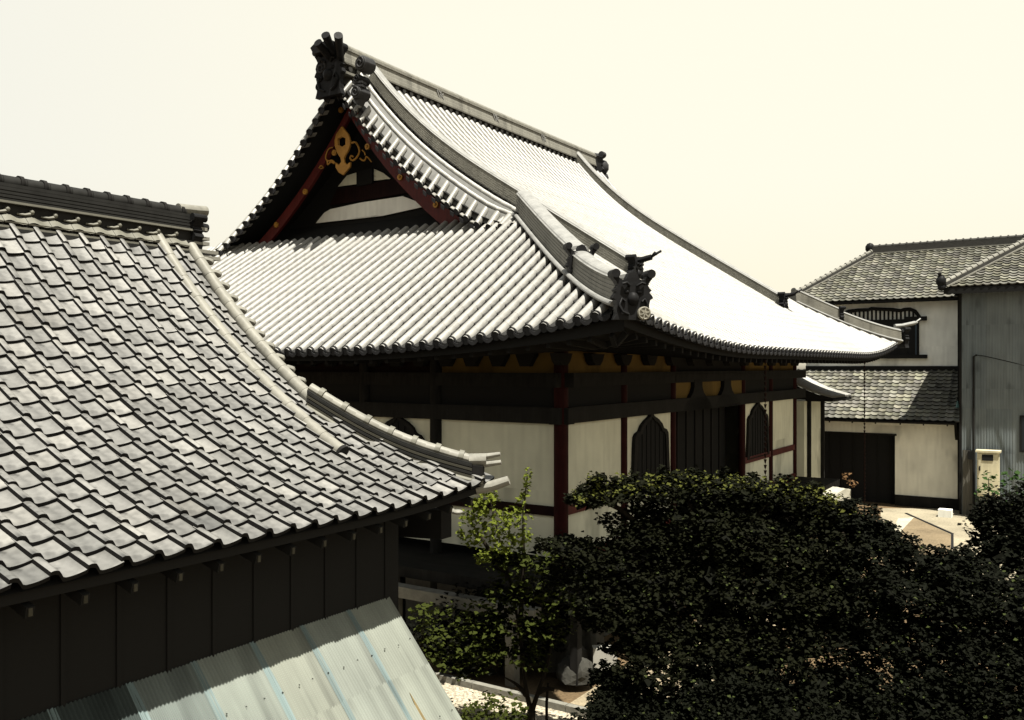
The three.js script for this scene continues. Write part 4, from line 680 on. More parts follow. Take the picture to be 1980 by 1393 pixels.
    for (let px = 1638; px < 1768; px += 8) { const a = q(px, 620), b = q(px, 600), s = new GB(); s.box(XU - .1, XU - .05, a[1], b[1], a[0] - .035, a[0] + .035); part('baluster', s, M.dark, wn); } }
  // upper roof: front slope with a hip at the left
  const ur = sub('upper_roof', st); const rA = p(1687, 492, 27.6), rB = [27.6, rA[1], 9.5], eL = -2.9, xe = 24.05;
  const ze = (t) => lerp(eL, rA[2], t); tiledSlope(ur, xe, eu[1], 27.6, rA[1], ze, () => 9.3, 62);
  const cl = new GB(); cl.quad([xe, eu[1] - .05, eL], [27.6, rA[1] - .05, rA[2]], [31.2, eu[1] - .05, rA[2]], [31.2, eu[1] - .05, eL]); cl.quad([27.6, rA[1] - .05, rA[2]], [27.6, rA[1] - .05, 9.3], [31.2, eu[1] - .05, 9.3], [31.2, eu[1] - .05, rA[2]]); cl.quad([xe, eu[1] - .12, eL], [xe, eu[1] - .12, 9.3], [XU + .2, eu[1] + .0, 9.3], [XU + .2, eu[1] + .0, eL]); part('roof_boarding', cl, M.dark, ur);
  rollRidge('main_ridge', ur, rA, rB, .30, .08, M.ridgeDark); rollRidge('hip_ridge', ur, [27.5, rA[1] - .05, rA[2] - .02], [xe, eu[1] + .0, eL], .14, .08, M.ridge);
  const re = new GB(); re.ball([27.6, rA[1] + .28, rA[2] - .1], .2, 1.2, 10); part('ridge_end_tile', re, M.oni, ur);
}
{
  const gb = thing('grey_metal_building', 'grey building clad in ribbed metal sheets at the right edge', 'building', HF);
  const X = 21.9, z0 = 4.24, z1 = 13, p = (px, py, x) => onX(HF, px, py, x), yt = p(1858, 560, X)[1], ys = p(1900, 787, X)[1];
  const steel = [mat([.135, .155, .16], .55, { map: T.streak }), mat([.125, .146, .153], .55, { map: T.streak }), mat([.14, .16, .163], .55, { map: T.streak })], old = mat([.10, .095, .08], .8, { map: T.streak });
  const rib = (g, za, zb, ya, yb, x) => { const n = Math.round((zb - za) / .03); g.grid((u, v, i) => [x - (i % 3 === 1 ? .014 : 0), lerp(ya, yb, v), lerp(za, zb, u)], n, 1, true); for (let q = 0; q < g.u.length; q += 2) { g.u[q] = g.p[q / 2 * 3 + 2]; g.u[q + 1] = g.p[q / 2 * 3 + 1]; } };
  for (let i = 0; z0 + i * .81 < z1; i++) { const a = z0 + i * .81, b = a + .81; const g = new GB(); rib(g, a, b, 0, ys, X); part('wall_sheet', g, steel[i % 3], gb); const h = new GB(); rib(h, a, b, ys - .06, yt, X - .012); part('wall_sheet', h, steel[(i + 1) % 3], gb); }
  { const a = p(1862, 870, X), b = p(1886, 1000, X), g = new GB(); rib(g, a[2], b[2], 0, a[1], X - .05); part('weathered_sheet', g, old, gb, 'brownish weathered sheets low on the wall'); }
  const cr = new GB(); cr.box(X - .03, X + .1, 0, yt, z0 - .06, z0 + .02); part('corner_trim', cr, M.wood, gb);
  const sd = new GB(); sd.box(X + .02, 30, 0, yt, z0 - .02, z0); part('side_wall', sd, steel[0], gb);
  const eY = p(1900, 553, 21.2)[1], top = p(1980, 478, 24.2), rf = sub('roof', gb), zc = 3.78;
  tiledSlope(rf, 21.2, eY, 24.4, eY + 1.75, (t) => zc + 3.0 * t * .82, () => z1, 63);
  const cl = new GB(); cl.quad([21.2, eY - .14, zc], [21.2, eY - .14, z1], [22.3, eY - .1, z1], [22.3, eY - .1, zc]); cl.box(21.16, 21.2, eY - .24, eY - .02, zc - .03, z1); cl.quad([21.2, eY - .05, zc], [24.4, eY + 1.7, zc + 2.46], [27.4, eY - .05, zc], [24, eY - .05, zc]); part('roof_boarding', cl, M.dark, rf);
  rollRidge('hip_ridge', rf, [21.15, eY + .0, zc - .03], [24.4, eY + 1.78, zc + 2.46], .15, .085, M.ridge);
  const o = new GB(); const c = [21.05, eY + .22, zc - .1]; o.ball(c, .18, 1.2, 10); o.ball([c[0], c[1] - .22, c[2] + .02], .14, 1, 8); o.tube([[c[0], c[1] + .1, c[2]], [c[0] - .1, c[1] + .3, c[2] - .05]], .06, 8); part('ridge_end_tile', o, M.oni, rf);
  const wa = p(1976, 807, X), wb = p(1992, 872, X), wn = sub('window', gb); const f = new GB(); f.box(X - .06, X, wb[1] - .06, wa[1] + .06, wa[2] - .06, wa[2] + 1.2); part('window_frame', f, M.wood, wn); const gl = new GB(); gl.box(X - .065, X - .06, wb[1], wa[1], wa[2], wa[2] + 1.13); part('pane', gl, mat([.02, .022, .024], .1), wn);
  // conduit and its wire
  const cp = thing('conduit_pipe', 'thin dark conduit pipe running up the grey ribbed wall', 'pipe', HF); const q0 = p(1883, 690, X - .08), k = new GB(); k.tube([[q0[0], .3, q0[2]], q0, [q0[0] - .05, q0[1] + .06, q0[2] + .1]], .035, 8); part('pipe', k, M.wood, cp); const mb = p(1877, 880, X - .08), mbx = new GB(); mbx.box(X - .16, X - .05, mb[1] - .16, mb[1] + .14, mb[2] - .08, mb[2] + .08); part('junction_box', mbx, M.dark, cp);
  const wr = thing('utility_wire', 'black wire sagging off to the right from the top of the pipe', 'wire', HF); const e1 = p(1985, 708, X - .4), wg = new GB(); wg.tube([[q0[0] - .05, q0[1] + .06, q0[2] + .08], p(1905, 689, X - .12), p(1940, 697, X - .25), e1, [e1[0] - 1.5, e1[1] - .1, e1[2] + 6]].map((a) => a.slice(0, 3)), .018, 6); part('strand', wg, M.dark, wr);
  const ins = thing('insulators', 'two small greenish insulators on the dark corner post', 'insulators', HF); for (const [a, b] of [[1852, 783], [1850, 806]]) { const e = p(a, b, 22.68), g = new GB(); g.tube([[e[0], e[1] - .1, e[2]], [e[0], e[1] + .02, e[2]], [e[0], e[1] + .14, e[2]]], (t) => .07 - .05 * t, 8); g.tube([[e[0], e[1] - .05, e[2]], [e[0] + .15, e[1] - .05, e[2]]], .02, 6); part('insulator', g, mat([.10, .19, .18], .3), ins); }
}
{ // cream cabinet in front of the grey wall
  const cb = thing('utility_cabinet', 'cream metal cabinet with small dark window standing against the grey wall', 'cabinet', HF);
  const a = onX(HF, 1890, 872, 21.2), b = onX(HF, 1932, 958, 21.2), m = mat([.60, .55, .38], .5, { map: T.streak });
  const g = new GB(); g.box(21.2, 21.6, b[1] - .1, a[1] - .05, a[2], b[2]); part('body', g, m, cb); const t = new GB(); t.box(21.14, 21.66, a[1] - .049, a[1] + .02, a[2] - .05, b[2] + .05); part('cap', t, m, cb);
  const dg = new GB(); dg.box(21.18, 21.199, b[1], a[1] - .1, a[2] + .04, b[2] - .04); part('door', dg, m, cb); const wa = onX(HF, 1899, 879, 21.17), wb = onX(HF, 1921, 892, 21.17), w = new GB(); w.box(21.165, 21.179, wb[1], wa[1], wa[2], wb[2]); part('window', w, M.interior, cb);
  const ha = onX(HF, 1895, 906, 21.17), h = new GB(); h.box(21.14, 21.179, ha[1] - .08, ha[1] + .08, ha[2] - .02, ha[2] + .02); part('handle', h, M.dark, cb); const lg = new GB(); lg.box(21.25, 21.55, 0, b[1] - .101, a[2] + .05, b[2] - .05); part('plinth', lg, M.stone, cb);
}
{ // low annex behind the hall with one small sunlit roof
  const an = thing('rear_annex', 'low annex behind the hall with bright tiled roof slope and dark posts', 'annex', HF);
  const ye = EYE - 1.10, x0 = 17.55, x1 = 20.5, ze = .745, ry2 = (d) => .20 * d + .12 * d * d, tl = sub('roof_slope', an);
  for (let x = x0 + .08; x < x1; x += .24) { const g = new GB(), path = []; for (let i = 0; i <= 6; i++) { const z = lerp(ze, -2.4, i / 6); path.push([x, ye + ry2(ze - z) + .02, z]); } roundRow(g, path, [1, 0, 0], .065); part('round_tile_row', g, M.hallTile, tl); }
  const b = new GB(); b.grid((u, v) => [lerp(x0, x1, u), ye + ry2(v * 3.145), lerp(ze, -2.4, v)], 10, 10, true); part('flat_tile', b, M.hallPan, tl).userData.kind = 'stuff';
  const u = new GB(); u.box(x0, x1, ye - .12, ye - .04, -.2, ze - .02); for (let i = 0; i < 6; i++) { const a = i / 6 * 3.145, b = (i + 1) / 6 * 3.145; u.quad([x0, ye - .06, ze - a], [x0, ye + ry2(a) - .01, ze - a], [x0, ye + ry2(b) - .01, ze - b], [x0, ye - .06, ze - b]); } part('eave_boarding', u, M.dark, an);
  const w = new GB(); w.box(x0 + .05, 19.9, 0, ye - .12, -2.4, -.25); part('wall', w, M.plaster, an);
  for (const [x, z] of [[18.02, -.2], [18.02, -.72], [19.95, -.2]]) { const k = new GB(); k.box(x - .07, x + .07, 0, ye - .1, z - .07, z + .07); part('post', k, M.wood, an); }
  const bm = new GB(); const q = onX(HF, 1550, 838, 18); bm.box(17.94, 18.02, q[1] - .06, q[1] + .08, -.8, -.2); part('beam', bm, M.wood, an);
  const bb = new GB(); bb.box(18, 19.9, 0, .5, -.249, -.2); part('base_board', bb, M.wood, an);
}
// rain chains hanging from the hall's eave
for (const [px, label] of [[1480, 'reddish cup rain chain hanging before the second bell-shaped window'], [1672, 'dark cup rain chain hanging over the storehouse doorway']]) {
  const [x, , z] = onZ(HF, px, 700, 2.42), t = thing('rain_chain', label, 'rain chain', HF, 'rain chains along the hall eave'); const m = mat([.012, .006, .005], .6);
  for (let y = EYE + .1; y > .3; y -= .115) { const g = new GB(); g.tube([[x, y - .04, z], [x, y, z], [x, y + .035, z]], (q) => .014 + .02 * q, 8, false); g.tube([[x, y - .09, z], [x, y - .04, z]], .006, 4, false); part('cup', g, m, t); }
}

// ================================================================ yard
const loc = (px, py, y = 0) => { const w = onGround(px, py, y), X = w[0] - HF.X, D = -w[2] - HF.D; return [CO * X + SI * D, y, SI * X - CO * D]; }; // hall axes
function flat(name, pts, y, m, label, cat, kind = 'structure') { const g = new GB(), tri = THREE.ShapeUtils.triangulateShape(pts.map((a) => new THREE.Vector2(a[0], a[2])), []); for (const t of tri) g.tri(...t.map((i) => [pts[i][0], y, pts[i][2]]).reverse()); for (let i = 1; i < g.n.length; i += 3) if (g.n[i] < 0) { /* keep upward */ } const o = struct(name, g, m, label, cat, kind); o.position.set(HF.X, 0, -HF.D); o.rotation.y = TH; return o; }
{
  const R = (x0, x1, z0, z1) => [[x0, 0, z0], [x1, 0, z0], [x1, 0, z1], [x0, 0, z1]];
  flat('gravel_bed', R(-9, -1.96, -6, 9), .008, M.gravel, 'white pebble bed beside the stone kerb in the foreground', 'gravel');
  flat('path', R(-1.6, 18, 1.08, 2.7), .008, M.concrete, 'pale concrete path along the front of the hall', 'path');
  flat('courtyard_paving', [loc(1704, 984), loc(1900, 984), [20.5, 0, 12], [8, 0, 12], [8, 0, 4.2], loc(1700, 1055)], .012, mat([.30, .265, .19], .9, { map: T.sand }), 'sunlit pale concrete paving before the storehouse', 'paving');
  flat('earth_bed', [loc(1766, 1001), loc(1841, 1036), loc(1841, 1110), loc(1690, 1110), loc(1698, 1040)], .018, mat([.20, .155, .095], .95, { map: T.sand, bumpMap: T.sand, bumpScale: .01 }), 'brownish earth bed bounded by the dark drain line', 'earth');
  flat('pale_strip', [loc(1737, 1004), loc(1768, 1002), loc(1738, 1034), loc(1724, 1034)], .024, mat([.42, .39, .30], .9, { map: T.sand }), 'short white strip on the paving', 'paving');
  const dr = thing('drain_channel', 'narrow dark drain line bending across the sunlit paving', 'drain', HF); const a = loc(1752, 994), b = loc(1842, 1034), c = loc(1842, 1064); const g = new GB(); g.bar([a[0], .02, a[2]], [b[0], .02, b[2]], .09, .03); part('drain_slot', g, M.interior, dr); const h = new GB(); h.bar([b[0], .021, b[2]], [c[0], .021, c[2]], .07, .03); part('drain_slot', h, M.interior, dr);
  const k = thing('kerb', 'grey stone kerb between the pebble bed and brown earth', 'kerb', HF); for (let z = -6; z < 9; z += .9) { const s = new GB(); s.box(-1.955, -1.84, 0, .11, z, z + .89); part('kerb_stone', s, M.stone, k); }
  const pl = thing('white_plinth', 'small white block at the foot of the storehouse corner', 'block', HF); const e = loc(1840, 1003), f = loc(1812, 1003), p2 = new GB(); p2.box(e[0], e[0] + .4, 0, .28, f[2], e[2]); part('block', p2, M.white, pl);
  const sb = at(1616, 960, 21), ss = thing('stone_basin', 'pale stone basin half hidden by dark foliage before the storehouse door', 'stone basin'); ss.position.set(sb[0], 0, sb[2]); ss.rotation.y = .4; { const y = sb[1], q = new GB(); q.slab([[-.28, -.12], [.26, -.06], [.26, .18], [.1, .2], [-.12, .12], [-.28, .0]], .42, (u, v, t) => [u, y + v, t - .2]); part('basin', q, mat([.40, .385, .31], .85, { map: T.mottle, bumpMap: T.mottle, bumpScale: .01 }), ss); const q2 = new GB(); q2.slab([[-.15, 0], [.15, 0], [.12, y - .122], [-.12, y - .122]], .25, (u, v, t) => [u, v, t - .12]); part('foot', q2, M.stone, ss); }
  const wl = thing('white_garden_wall', 'short white wall end glimpsed through the dark leaves', 'wall'); const w0 = at(1147, 1275, 15.2), w1 = at(1200, 1275, 15.2); wl.position.set(w0[0], 0, w0[2]); const wq = new GB(); wq.box(0, .42, 0, at(1147, 1255, 15.2)[1], -.2, 0); part('plaster_face', wq, mat([.36, .35, .31], .9, { map: T.plaster }), wl);
  // garden rocks
  const rr = rng(77); const rl = ['mossy grey garden rock, leftmost of three by the tree', 'rounded grey garden rock, front one of three', 'tall grey garden rock beside the white wall end'];
  [[1092, 1265, 15.4, .42, .5], [1112, 1292, 14.8, .34, .3], [1128, 1240, 15.9, .36, .75]].forEach(([px, py, D, w, h], i) => { const c = at(px, py, D), g = new THREE.IcosahedronGeometry(1, 3), P = g.attributes.position; const s = rr() * 9; for (let q = 0; q < P.count; q++) { const v = V(P.getX(q), P.getY(q), P.getZ(q)); const k = 1 + .3 * (n1(v.x * 1.6 + s + 20, v.y * 1.6 + v.z * 1.3 + 20, 64) - .5) + .2 * (n2(v.x * 4 + s + 20, v.y * 4 + v.z * 3 + 20, 64) - .5); P.setXYZ(q, v.x * k * w, Math.max(v.y * k * h, -.3 * h), v.z * k * w * .9); } g.deleteAttribute('uv'); g.computeVertexNormals(); const G = new GB(); G.add(g); const o = tag(part('garden_rock', G, M.rock ??= mat([.045, .044, .038], .9, { map: T.mottle, bumpMap: T.mottle, bumpScale: .015 }), scene), rl[i], 'rock', 'garden rocks'); o.position.set(c[0], Math.max(.2 * h, c[1] - .1), c[2]); });
}
// ================================================================ trees and shrubs
const leafMat = (c, tr = .25) => new THREE.MeshPhysicalMaterial({ color: new THREE.Color().setRGB(...c), roughness: .7, specularIntensity: .06, side: THREE.DoubleSide, transmission: tr, thickness: 0 });
// crown: leaf-sized folded faces scattered through flattened pads; pads [[px, py, halfwidth px, halfheight px, D, depth m]...]
function leaves(pads, size, density, seed, flatness = .5, box = null) {
  const r = rng(seed), p = [], n = [], u = [];
  for (const [px, py, hw, hh, D, dep = .7, dn = 1] of pads) {
    const s = D / F, W = hw * s, H = hh * s, c = at(px, py, D), N = Math.round(density * dn * (W * H * 1.0 + W * dep * .35) * 4 / (size * size));
    for (let i = 0; i < N; i++) {
      let a, b, q, l; do { a = r() * 2 - 1; b = r() * 2 - 1; q = r() * 2 - 1; l = a * a + b * b + q * q; } while (l > 1 || (l < .25 && r() < .6));
      const k = 1 + .75 * (n1(a * 3 + 30 + px, b * 3 + q * 2 + 30, 64) - .5) + .3 * (n3(a * 8 + 20 + py, b * 7 + q * 6 + 30, 64) - .5); if (l > .3 && n2(a * 4 + px * .1 + 30, b * 4 + q * 4 + 30, 64) < .34) continue;
      const x = c[0] + a * W * k, y = c[1] + b * H * k + .06 * (n2(a * 5 + px, q * 5 + 9, 64) - .5), z = c[2] + q * dep * k;
      const up = V((r() - .5) * 2, flatness * 2 + (r() - .3), (r() - .5) * 2).normalize(), t = V(r() - .5, (r() - .5) * .6, r() - .5); t.addScaledVector(up, -t.dot(up)).normalize(); const sd = V().crossVectors(up, t), S = size * (.65 + .7 * r()), w = S * .42;
      const A = [x - t.x * S * .5, y - t.y * S * .5, z - t.z * S * .5], B = [x + t.x * S * .5, y + t.y * S * .5 - S * .1, z + t.z * S * .5], C = [x + sd.x * w + up.x * S * .12, y + sd.y * w + up.y * S * .12, z + sd.z * w + up.z * S * .12], E = [x - sd.x * w + up.x * S * .12, y - sd.y * w + up.y * S * .12, z - sd.z * w + up.z * S * .12];
      p.push(...A, ...B, ...C, ...A, ...E, ...B);
    }
  }
  const g = new THREE.BufferGeometry(); g.setAttribute('position', new THREE.Float32BufferAttribute(p, 3)); g.computeVertexNormals(); g.setAttribute('uv', new THREE.Float32BufferAttribute(new Float32Array(p.length / 3 * 2), 2)); return g;
}
function tufts(pads, n, seed) { const r = rng(seed), o = []; for (const p of pads) for (let i = 0; i < n; i++) { const a = (r() * 1.25 - .12) * Math.PI, s = .16 + .2 * r(); o.push([p[0] + Math.cos(a) * p[2] * (.95 + .25 * r()), p[1] - Math.sin(a) * p[3] * (1 + .35 * r()), p[2] * s, Math.max(5, p[3] * s * 1.1), p[4], .16, 1]); } return o; }
function tree(name, label, base, trunk, limbs, crowns, group) { // base world [x, z]; all geometry given in world, shifted to the base
  const t = thing(name, label, name.includes('shrub') ? 'shrub' : 'tree', null, group); t.position.set(base[0], 0, base[1]); const sh = new THREE.Matrix4().makeTranslation(-base[0], 0, -base[1]);
  if (trunk) { const g = new GB(); g.tube(trunk.pts, trunk.r, 10); const G = g.geo(); G.applyMatrix4(sh); part('trunk', G, M.bark ??= mat([.022, .018, .013], .9, { map: T.wood, bumpMap: T.wood, bumpScale: .01 }), t); }
  for (const l of limbs) { const g = new GB(); g.tube(l.pts, l.r, 7); const G = g.geo(); G.applyMatrix4(sh); part('limb', G, M.bark, t); }
  for (const c of crowns) { const G = c.geo; G.applyMatrix4(sh); part(c.name || 'crown', G, c.mat, t); }
  return t;
}
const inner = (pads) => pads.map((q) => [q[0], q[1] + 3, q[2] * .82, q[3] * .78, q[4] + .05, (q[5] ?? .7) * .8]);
const dense = (pads, seed) => [{ name: 'inner_crown', geo: leaves(inner(pads), .17, 5.5, seed + 50, .6), mat: coreLeaf }, { name: 'glint_leaves', geo: leaves(pads, .042, .15, seed + 60, .8), mat: glintLeaf }];  // scattered paler leaves are painted sun highlights
const curve = (pts, n = 10) => new THREE.CatmullRomCurve3(pts.map((a) => V(...a))).getPoints(n).map((v) => v.toArray());
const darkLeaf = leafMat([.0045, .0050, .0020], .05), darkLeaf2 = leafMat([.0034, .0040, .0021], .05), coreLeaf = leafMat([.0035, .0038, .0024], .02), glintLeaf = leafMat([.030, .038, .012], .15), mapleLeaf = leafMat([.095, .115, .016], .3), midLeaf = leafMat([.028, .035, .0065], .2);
{ // broad dark evergreen in the middle
  const pads = [[1170, 958, 52, 17, 11.1], [1138, 966, 36, 13, 10.9, .5], [1118, 966, 18, 9, 10.9, .3], [1250, 946, 70, 22, 11.3], [1335, 946, 80, 28, 11.4], [1430, 952, 80, 28, 11.4], [1510, 962, 60, 28, 11.4], [1575, 985, 55, 30, 11.3], [1150, 930, 16, 10, 11.1, .3], [1205, 940, 20, 12, 11.2, .3], [1605, 985, 40, 24, 11.2, .5], [1560, 960, 40, 18, 11.3, .4],
    [1092, 1054, 46, 16, 10.7, .5], [1155, 1074, 70, 24, 10.8], [1245, 1040, 80, 42, 11.1, .8], [1166, 926, 5, 9, 11.1, .1], [1187, 932, 6, 8, 11.1, .1], [1284, 916, 7, 9, 11.3, .12], [1342, 914, 8, 10, 11.4, .12], [1398, 918, 6, 9, 11.4, .1], [1456, 924, 8, 9, 11.4, .12], [1222, 928, 7, 8, 11.2, .1], [1350, 1020, 110, 60, 11.2, 1], [1470, 1030, 110, 60, 11.2, 1], [1580, 1050, 90, 50, 11.1, .9],
    [1190, 1130, 110, 50, 10.7, .9], [1310, 1120, 120, 60, 10.8, 1], [1440, 1130, 120, 60, 10.8, 1], [1560, 1130, 110, 60, 10.8, 1], [1270, 1215, 100, 45, 10.5, .9], [1390, 1220, 110, 50, 10.5, 1], [1510, 1220, 110, 50, 10.5, 1], [1180, 1190, 60, 26, 10.5, .6], [1290, 1262, 90, 20, 10.4, .6], [1230, 1250, 50, 14, 10.4, .4], [1262, 1296, 60, 24, 9.7, .4], [1420, 1270, 110, 26, 10.4, .7]];
  const b = at(1400, 1500, 11.1), B = [b[0], b[2]]; const P = (px, py, D = 11.1) => at(px, py, D);
  tree('evergreen_tree', 'broad dark evergreen tree with layered leafy boughs before the hall', B, { pts: curve([[b[0], 0, b[2]], P(1410, 1350), P(1390, 1220), P(1380, 1080)]), r: (t) => .13 - .06 * t },
    [[[1395, 1250], [1280, 1180], [1150, 1085], [1090, 1055]], [[1392, 1180], [1270, 1050], [1180, 975], [1130, 975]], [[1385, 1120], [1440, 1020], [1490, 970]], [[1395, 1230], [1500, 1140], [1590, 1040]], [[1385, 1100], [1340, 1000], [1330, 955]]].map((q) => ({ pts: curve(q.map(([x, y]) => P(x, y, 11.1))), r: (t) => .06 - .045 * t })),
    [{ geo: leaves([...pads, ...tufts(pads, 4, 203)], .060, 6.0, 201, .75), mat: darkLeaf }, ...dense(pads, 201), { name: 'sunlit_tips', geo: leaves(pads.slice(0, 12).map((q) => [q[0], q[1] - q[3] * .5, q[2] * 1.02, q[3] * .8, q[4], .6]), .050, 1.0, 202, .6), mat: leafMat([.052, .056, .012], .15) }]);  // top leaves painted paler to stand for sunlight on the boughs
}
{ // second dark tree to the right
  const pads = [[1655, 1005, 40, 26, 10.9, .4], [1690, 1022, 26, 18, 10.9, .3], [1640, 1040, 50, 30, 10.9], [1690, 1045, 45, 26, 10.9], [1620, 1000, 30, 22, 10.9, .4], [1735, 1062, 40, 22, 10.7, .5], [1790, 1085, 50, 24, 10.7], [1850, 1100, 55, 28, 10.7], [1660, 1110, 90, 50, 10.7, 1], [1780, 1140, 100, 50, 10.5, 1], [1880, 1150, 90, 50, 10.5, 1], [1640, 1200, 100, 60, 10.5, 1], [1770, 1230, 110, 60, 10.3, 1], [1890, 1240, 100, 60, 10.3, 1], [1980, 1200, 90, 70, 10.3, 1], [1590, 1170, 70, 60, 10.8, .9]];
  const b = at(1740, 1500, 10.6); const P = (px, py, D = 10.6) => at(px, py, D);
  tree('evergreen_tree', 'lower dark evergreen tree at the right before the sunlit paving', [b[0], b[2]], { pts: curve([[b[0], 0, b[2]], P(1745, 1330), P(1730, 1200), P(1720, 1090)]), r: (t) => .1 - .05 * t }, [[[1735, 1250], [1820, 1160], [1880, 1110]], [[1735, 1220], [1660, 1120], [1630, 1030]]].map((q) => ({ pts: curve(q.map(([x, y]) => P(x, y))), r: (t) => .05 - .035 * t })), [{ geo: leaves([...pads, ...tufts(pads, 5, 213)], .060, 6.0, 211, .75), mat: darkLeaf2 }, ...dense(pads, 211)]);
}
{ // dark tree at the right edge
  const pads = [[1935, 1005, 40, 34, 13], [1975, 985, 45, 40, 13], [1920, 1045, 36, 30, 13], [1985, 1060, 70, 60, 12.8, .9], [1900, 1010, 16, 14, 13, .3], [1940, 1110, 80, 50, 12.5, .9], [2060, 1000, 80, 90, 13, 1], [2080, 1180, 100, 90, 12.6, 1]];
  const b = at(2010, 1500, 12.8), P = (px, py, D = 12.8) => at(px, py, D);
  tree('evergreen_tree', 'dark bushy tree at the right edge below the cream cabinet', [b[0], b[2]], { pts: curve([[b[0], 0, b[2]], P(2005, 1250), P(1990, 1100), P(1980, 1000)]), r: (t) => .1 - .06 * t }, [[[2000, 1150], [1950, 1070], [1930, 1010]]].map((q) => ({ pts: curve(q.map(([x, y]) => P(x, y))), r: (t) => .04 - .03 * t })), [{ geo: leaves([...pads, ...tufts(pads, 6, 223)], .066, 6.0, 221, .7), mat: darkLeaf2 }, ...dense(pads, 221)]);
}
{ // low dark shrubs along the bottom
  [['low dark shrub with small leaves at the bottom, beside the pale path', [[1200, 1340, 55, 34, 10], [1180, 1310, 34, 20, 10.2, .4], [1190, 1390, 50, 40, 9.7], [1270, 1370, 90, 40, 9.7], [1165, 1400, 30, 30, 9.6, .4], [1290, 1420, 140, 60, 9.4, .8]], 231], ['dark rounded shrub at the bottom below the broad evergreen', [[1380, 1330, 80, 40, 9.8], [1400, 1400, 130, 60, 9.4, .8], [1330, 1300, 30, 12, 10, .3]], 232], ['dark shrub at the bottom right corner', [[1500, 1310, 90, 50, 10], [1560, 1390, 130, 70, 9.5, .8], [1680, 1330, 110, 60, 9.9], [1760, 1400, 120, 70, 9.4, .8], [1850, 1330, 110, 60, 9.8], [1940, 1390, 130, 80, 9.4, .9], [1990, 1290, 80, 60, 10]], 233]].forEach(([label, pads, seed]) => {
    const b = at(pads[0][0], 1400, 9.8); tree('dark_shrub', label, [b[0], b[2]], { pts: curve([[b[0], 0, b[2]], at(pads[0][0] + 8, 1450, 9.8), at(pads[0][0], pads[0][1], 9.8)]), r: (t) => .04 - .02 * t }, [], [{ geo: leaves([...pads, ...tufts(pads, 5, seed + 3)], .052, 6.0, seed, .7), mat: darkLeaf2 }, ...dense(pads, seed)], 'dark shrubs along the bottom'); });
}
{ // maple with forked trunk at the bottom, bright shoots at the top
  const D = 12.9, P = (px, py, d = D) => at(px, py, d), b = at(1030, 1393, D);
  const pads = [[985, 1080, 55, 26, 12.7, .35], [1060, 1090, 60, 28, 12.6, .4], [1120, 1105, 46, 26, 12.5, .35], [1000, 1140, 60, 34, 12.7, .4], [1080, 1150, 76, 34, 12.6, .4], [960, 1190, 60, 36, 12.8, .5], [1045, 1212, 70, 36, 12.7, .4], [930, 1245, 70, 36, 12.9, .5], [1005, 1262, 60, 28, 12.8, .4], [900, 1280, 60, 22, 12.9, .5]];
  const shoots = [[945, 960, 26, 20, 12.45, .25], [905, 1000, 18, 16, 12.45, .2], [925, 985, 26, 20, 12.45, .25], [960, 1010, 34, 22, 12.45, .3], [1000, 1000, 24, 22, 12.45, .25], [920, 1035, 26, 22, 12.45, .25], [975, 1045, 36, 22, 12.45, .3], [1020, 920, 9, 14, 12.45, .1], [1017, 945, 8, 18, 12.45, .1], [1008, 970, 10, 16, 12.45, .12], [1015, 1035, 14, 18, 12.45, .15], [940, 935, 14, 10, 12.45, .12], [950, 1075, 34, 14, 13, .3], [890, 1030, 10, 12, 12.45, .12]];
  tree('maple_tree', 'maple with forked dark trunk and bright yellow-green shoots before the hall corner', [b[0], b[2]], { pts: curve([[b[0] + .02, 0, b[2]], P(1026, 1393), P(1028, 1375)], 6), r: (t) => .075 - .01 * t },
    [[[1028, 1378], [1020, 1350], [1014, 1310], [1005, 1220], [985, 1120], [960, 1020], [945, 955]], [[1028, 1378], [1036, 1352], [1045, 1325], [1060, 1280], [1080, 1180], [1110, 1110]], [[1018, 1345], [1000, 1325], [975, 1310]], [[1005, 1220], [1012, 1100], [1012, 1000], [1020, 915]], [[1040, 1340], [1058, 1334], [1072, 1334]], [[985, 1120], [930, 1040], [905, 1000]]].map((q) => ({ pts: curve(q.map(([x, y]) => P(x, y))), r: (t) => .042 - .034 * t })),
    [{ geo: leaves(pads, .08, 2.2, 241, .6), mat: midLeaf }, { name: 'inner_crown', geo: leaves(inner(pads), .16, 2.6, 247, .6), mat: coreLeaf }, { name: 'leafy_shoots', geo: leaves(shoots, .07, 3.4, 242, .4), mat: mapleLeaf }]);
}
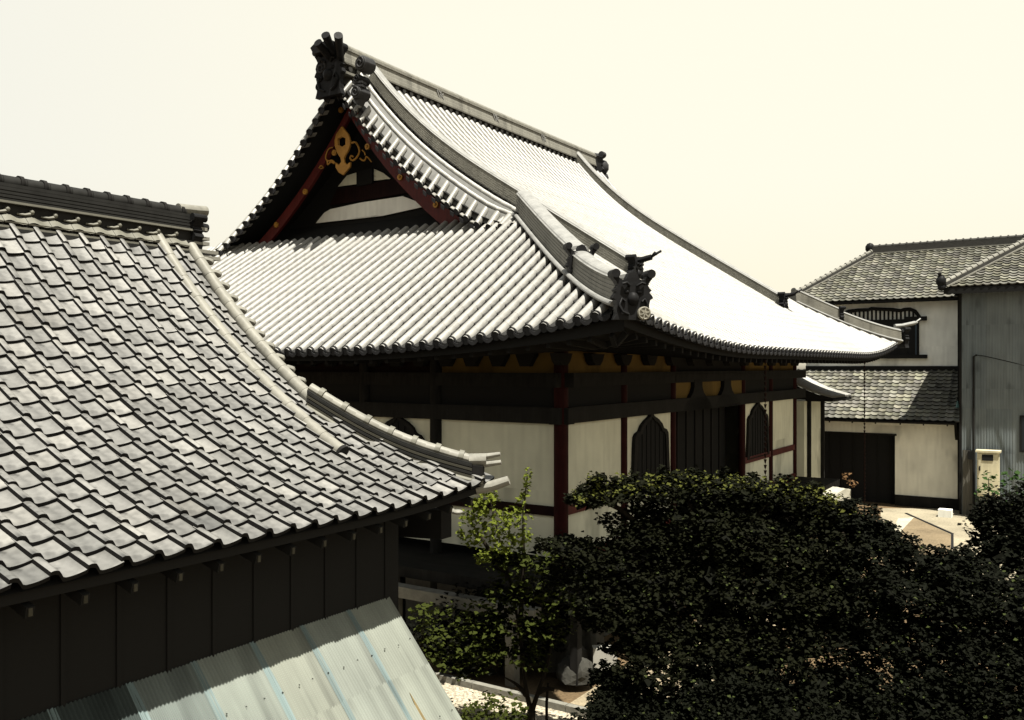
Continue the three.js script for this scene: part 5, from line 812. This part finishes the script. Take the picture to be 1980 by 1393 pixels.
{ // small shrubs: bottom left of the trunk, beside the lean-to, far right, and by the basin
  const S = (label, pads, size, dens, seed, m, group) => { const q = pads[0], b = at(q[0], q[1], q[4]); tree('leafy_shrub', label, [b[0], b[2]], { pts: curve([[b[0], 0, b[2]], [b[0] + .03, b[1] * .5, b[2]], [b[0], Math.max(.2, b[1]), b[2]]]), r: (t) => .02 - .012 * t }, [], [{ geo: leaves(pads, size, dens, seed, .6), mat: m }], group); };
  S('olive green shrub at the bottom edge in the pebble bed', [[955, 1372, 50, 26, 12.3, .5], [920, 1390, 40, 26, 12.2, .4], [985, 1390, 40, 24, 12.2, .4]], .075, 2.6, 251, midLeaf);
  S('green sapling leaves beside the edge of the corrugated roof', [[815, 1190, 32, 20, 13.2, .4], [825, 1225, 26, 24, 13.2, .4], [838, 1260, 24, 22, 13.2, .35], [870, 1210, 40, 40, 13.6, .5, .5]], .085, 2, 252, midLeaf);
  S('reddish brown leafy plant in front of the dark storehouse door', [[1640, 922, 7, 10, 21, .2], [1650, 936, 9, 8, 21, .2]], .11, 3, 253, leafMat([.13, .075, .035], .3));
  S('small green sprigs before the cream cabinet', [[1912, 925, 18, 14, 19, .3], [1905, 945, 14, 12, 19, .3], [1952, 918, 24, 8, 19, .3], [1970, 935, 24, 16, 19, .4], [1935, 955, 50, 16, 19, .5]], .11, 1.6, 254, leafMat([.030, .060, .016], .3));
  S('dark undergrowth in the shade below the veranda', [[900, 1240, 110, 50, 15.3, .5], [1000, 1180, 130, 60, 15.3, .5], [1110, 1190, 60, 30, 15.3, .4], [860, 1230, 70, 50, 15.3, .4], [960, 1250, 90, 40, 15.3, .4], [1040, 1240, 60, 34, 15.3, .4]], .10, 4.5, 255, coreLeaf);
}
{ // ground cover under the trees
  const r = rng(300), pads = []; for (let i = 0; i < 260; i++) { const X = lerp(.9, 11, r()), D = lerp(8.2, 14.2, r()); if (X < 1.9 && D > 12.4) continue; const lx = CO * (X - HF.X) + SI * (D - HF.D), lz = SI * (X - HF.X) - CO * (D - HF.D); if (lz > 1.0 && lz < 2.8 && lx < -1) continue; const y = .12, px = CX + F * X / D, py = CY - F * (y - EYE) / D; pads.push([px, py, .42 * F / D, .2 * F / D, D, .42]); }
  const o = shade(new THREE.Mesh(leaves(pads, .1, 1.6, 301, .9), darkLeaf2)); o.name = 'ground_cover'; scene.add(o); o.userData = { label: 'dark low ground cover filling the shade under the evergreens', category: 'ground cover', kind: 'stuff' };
}
{ // stake beside the maple
  const t = thing('tree_stake', 'wooden support stake with crosspiece beside the forked maple trunk', 'stake'); const a = at(1057, 1360, 12.95), b = at(1060, 1322, 12.95), c = at(1040, 1332, 12.9), d = at(1072, 1334, 12.9); t.position.set(a[0], 0, a[2]); const o = (q) => [q[0] - a[0], q[1], q[2] - a[2]]; const g = new GB(); g.tube([o([a[0], 0, a[2]]), o(a), o(b)], .022, 8); part('post', g, M.bark, t); const h = new GB(); h.tube([o(c), o(d)], .028, 8); part('crosspiece', h, M.bark, t);
}

renderer.render(scene, camera);
